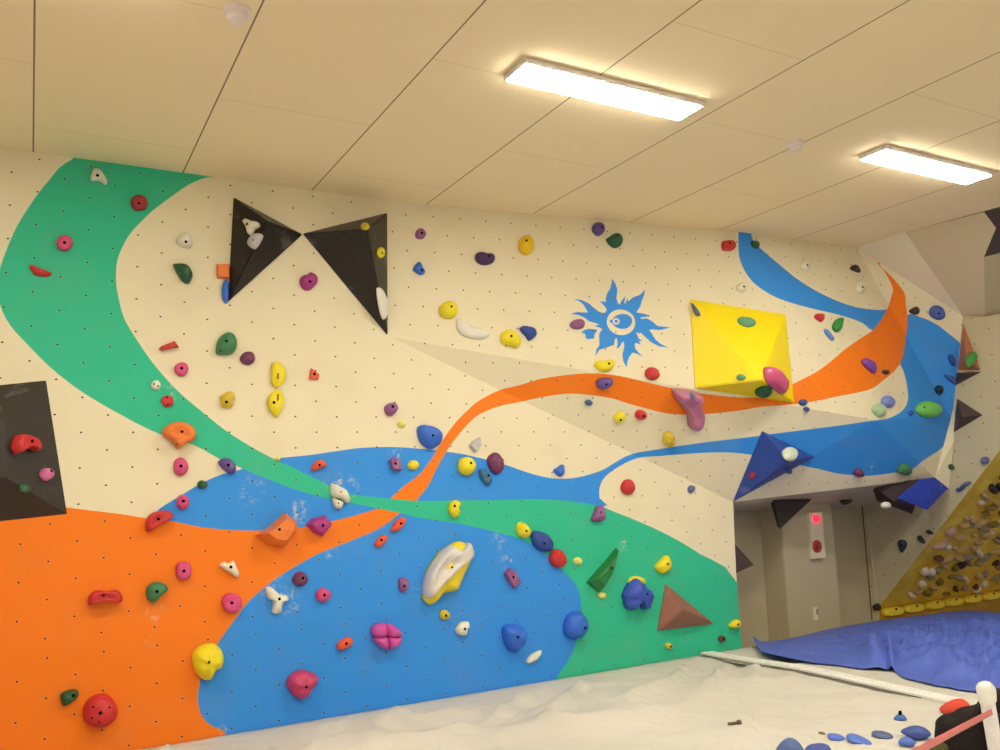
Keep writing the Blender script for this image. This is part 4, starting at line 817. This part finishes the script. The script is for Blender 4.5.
lump('climbing_hold', 'loose light blue rounded hold next to the tiny olive one', 'climbing hold', [(827,735.5),(830,733.8),(838,734.5),(844.5,737.5),(843,740.8),(836,741),(830,739.5)], 'lblue', .9, matl=LB)
lump('climbing_hold', 'loose long flat blue hold in the middle of the row on the mat', 'climbing hold', [(846,736.5),(848,734.8),(855,735.5),(866,740),(872,743.5),(866,744),(855,741.5),(848,739)], 'lblue', .9, matl=LB)
lump('climbing_hold', 'loose flat grey topped hold with a dark underside on the mat', 'climbing hold', [(871.5,733.5),(874,731.5),(884,732.3),(892.5,735.5),(892,738.5),(884,738),(874,736)], 'slate', .9)
t_ = lump('climbing_hold', 'loose small blue dome hold with a black knob on top', 'climbing hold', [(893.5,719),(896,715.5),(900,713.5),(904,715),(907,719.5),(903,720.5),(897,720.2)], 'teal', .9, matl=mat((70,112,160), .5, .4, name='sky_resin'))
lump('bolt', None, '', [(898.3,714),(898.6,711.2),(900.2,710.4),(901.8,711.3),(902,714),(900,715.5)], 'black', .8, matl=boltm, parent=t_, zc=.12)
lump('climbing_hold', 'largest loose navy hold in front of the black bag', 'climbing hold', [(900.5,731.5),(906,728),(914,726),(922,727),(929,731),(931,735),(922,739.5),(915,739),(908,736)], 'navy', .7, matl=LN)
lump('climbing_hold', 'loose small blue hold below the largest navy one, by the tape', 'climbing hold', [(898,742.5),(901,738.5),(907,737),(913,739.5),(916,743),(911,746),(903,745.5)], 'navy', .8, matl=LB)
# small bolt lying on the sheet
a_, b_ = hit(728.5, 729, ZP(.055)), hit(738, 727, ZP(.06)); 
def rod(name, a, b, r, mt, par=None, k=10, org=None):
    d = (b - a).normalized(); u = d.cross(V((0, 0, 1))).normalized(); w = d.cross(u); vs = [p + (u * math.cos(2 * math.pi * i / k) + w * math.sin(2 * math.pi * i / k)) * r for p in (a, b) for i in range(k)]
    return fixn(mesh_obj(name, vs, [(i, (i + 1) % k, k + (i + 1) % k, k + i) for i in range(k)] + [tuple(range(k)), tuple(range(k, 2 * k))], mt, par, origin=org or a))
zb = mat_z(a_.x, a_.y) + .012; a_.z = b_.z = zb
o = rod('bolt', a_, b_, .009, mat((90, 70, 34), .4, .5, bump=0, name='brass_bolt')); tag(o, 'short brass bolt lying alone on the white sheet', 'bolt'); d_ = (b_ - a_).normalized()
rod('bolt_head', b_, b_ + d_ * .018, .017, mat((90, 70, 34), .4, .5, bump=0, name='brass_bolt'), o, 6)
# black bag with olive flap, red cloth, post and tape
bag = lump('duffel_bag', 'black bag with an olive flap lying behind the barrier tape', 'bag', [(935,727),(936,720),(943,715),(952,713),(960,708),(970,706),(977,704),(981,698),(984,700),(988,706),(996,712),(1010,720),(1020,740),(1020,764),(990,770),(955,769),(940,764),(936,752),(934,740)], 'black', .45, matl=mat((34,26,22), .7, .2, bump=.3, scale=20, name='black_nylon'))
lump('side_flap', 'olive side flap', '', [(921,752),(928,745),(937,739),(945,737),(951,739),(953,745),(957,749),(961,757),(950,768),(930,765)], 'gold', .6, matl=mat((86,76,38), .7, .2, bump=.3, scale=20, name='olive_nylon'), parent=bag, zc=.05)
lump('backpack', 'black backpack standing to the right behind the white post', 'bag', [(989,735),(989,715),(990,700),(993,690),(998,688),(1008,690),(1022,696),(1030,730),(1028,742),(1000,746)], 'black', .5, matl=mat((38,29,25), .7, .2, bump=.3, scale=20, name='black_canvas'))
lump('cloth', 'crumpled red cloth at the end of the raised strip', 'cloth', [(939,709),(944,704.5),(951,701),(960,698.8),(966,701),(970,705.5),(962,707),(955,709.5),(948,715.5),(944,714)], 'red', .8, matl=mat((226,78,52), .7, .2, bump=.3, scale=14, name='red_cotton'), lumpy=.8)
PP = hit(1004, 792, ZP(0)); pv = (PP, V((0, -1, 0)))
ptm = mat((240, 222, 196), .6, .3, name='post_white'); cps = [hit(x, y, pv) for x, y in ((987, 700), (999, 772))]
pt = empty('barrier_post', V((PP.x, PP.y, 0))); tag(pt, 'white barrier post wrapped in plastic at the bottom right corner', 'post')
top_, bot_ = hit(985.5, 690, pv), V((PP.x - .01, PP.y, -.0))
rod('pole', bot_, top_, .033, ptm, pt, 16)
def ring_body(name, pts2, depth, mt, par):
    base = [hit(p[0], p[1], pv) for p in cmr(pts2, 3, True)]; c = sum(base, V((0, 0, 0))) / len(base); m_ = len(base); vs, fs = [], []
    for r, z in ((.3, 1), (.7, .85), (.95, .4), (1, 0), (.95, -.4), (.7, -.85), (.3, -1)):
        for b in base: q = c.lerp(b, r) + V((0, -1, 0)) * depth * z; q += (q - c) * .12 * noise.noise(q * 22); vs.append(q)
    for k in range(6):
        for i in range(m_): fs.append((k * m_ + i, k * m_ + (i + 1) % m_, (k + 1) * m_ + (i + 1) % m_, (k + 1) * m_ + i))
    fs += [tuple(range(m_)), tuple(range(6 * m_, 7 * m_))]
    return fixn(mesh_obj(name, vs, fs, mt, par, smooth=True, origin=c))
ring_body('plastic_wrap', [(979.5,688),(980.5,683),(984,680.5),(988,681),(991,685),(991.5,693),(993,702),(990,706),(985,708),(982,703)], .035, mat((244,230,210), .3, .5, bump=.4, scale=25, name='white_plastic_film'), pt)
sp_ = [hit(x, y, (PP + V((.02, .03, 0)), V((0, -1, 0)))) for x, y in ((990.5,694),(994,693),(1004,770),(997,770))]
o = mesh_obj('striped_sleeve', sp_ + [p + V((0, .03, 0)) for p in sp_], [(0, 1, 2, 3), (4, 5, 6, 7), (0, 1, 5, 4), (1, 2, 6, 5), (2, 3, 7, 6), (3, 0, 4, 7)], None or mat((236,150,110), .6, .3, name='sleeve_orange'), pt, origin=sp_[0]); fixn(o); o['label'] = 'orange and white sleeve'
# tape
t0, t1 = hit(984.5, 707.3, pv), hit(986, 713, pv); far_ = V((0, -.45, 0)); pe = (PP + far_, V((0, -1, 0)))
e0, e1 = hit(884, 757, pe), hit(880, 769, pe); vs, fs = [], []; n = 24
for i in range(n + 1):
    s = i / n; a, b = t0.lerp(e0, s), t1.lerp(e1, s); sag = -.0 * math.sin(s * math.pi); tw = .006 * math.sin(s * 9)
    for q in (a, a.lerp(b, .5) + V((0, tw, 0)), b): vs.append(q + V((0, -.034, sag)))
for i in range(n):
    for j in range(2): a = i * 3 + j; fs.append((a, a + 3, a + 4, a + 1))
o = mesh_obj('barrier_tape', vs, fs, mat((228,116,100), .45, .4, bump=.1, var=.03, name='faded_red_tape'), smooth=True, origin=t0); tag(o, 'faded red barrier tape stretched from the white post to the lower left', 'barrier tape')
sm = o.modifiers.new('thickness', 'SOLIDIFY'); sm.thickness = .0015
# ------------------------------------------------------------------ world and view
w = bpy.data.worlds.new('world'); w.use_nodes = True; w.node_tree.nodes['Background'].inputs[0].default_value = (1, .85, .62, 1); w.node_tree.nodes['Background'].inputs[1].default_value = .05; bpy.context.scene.world = w
sc = bpy.context.scene; sc.view_settings.view_transform = 'Standard'; sc.view_settings.look = 'None'; sc.view_settings.gamma = 1; sc.view_settings.exposure = EXPO; sc.view_settings.use_curve_mapping = False
sc.cycles.max_bounces = 8; sc.cycles.diffuse_bounces = 5
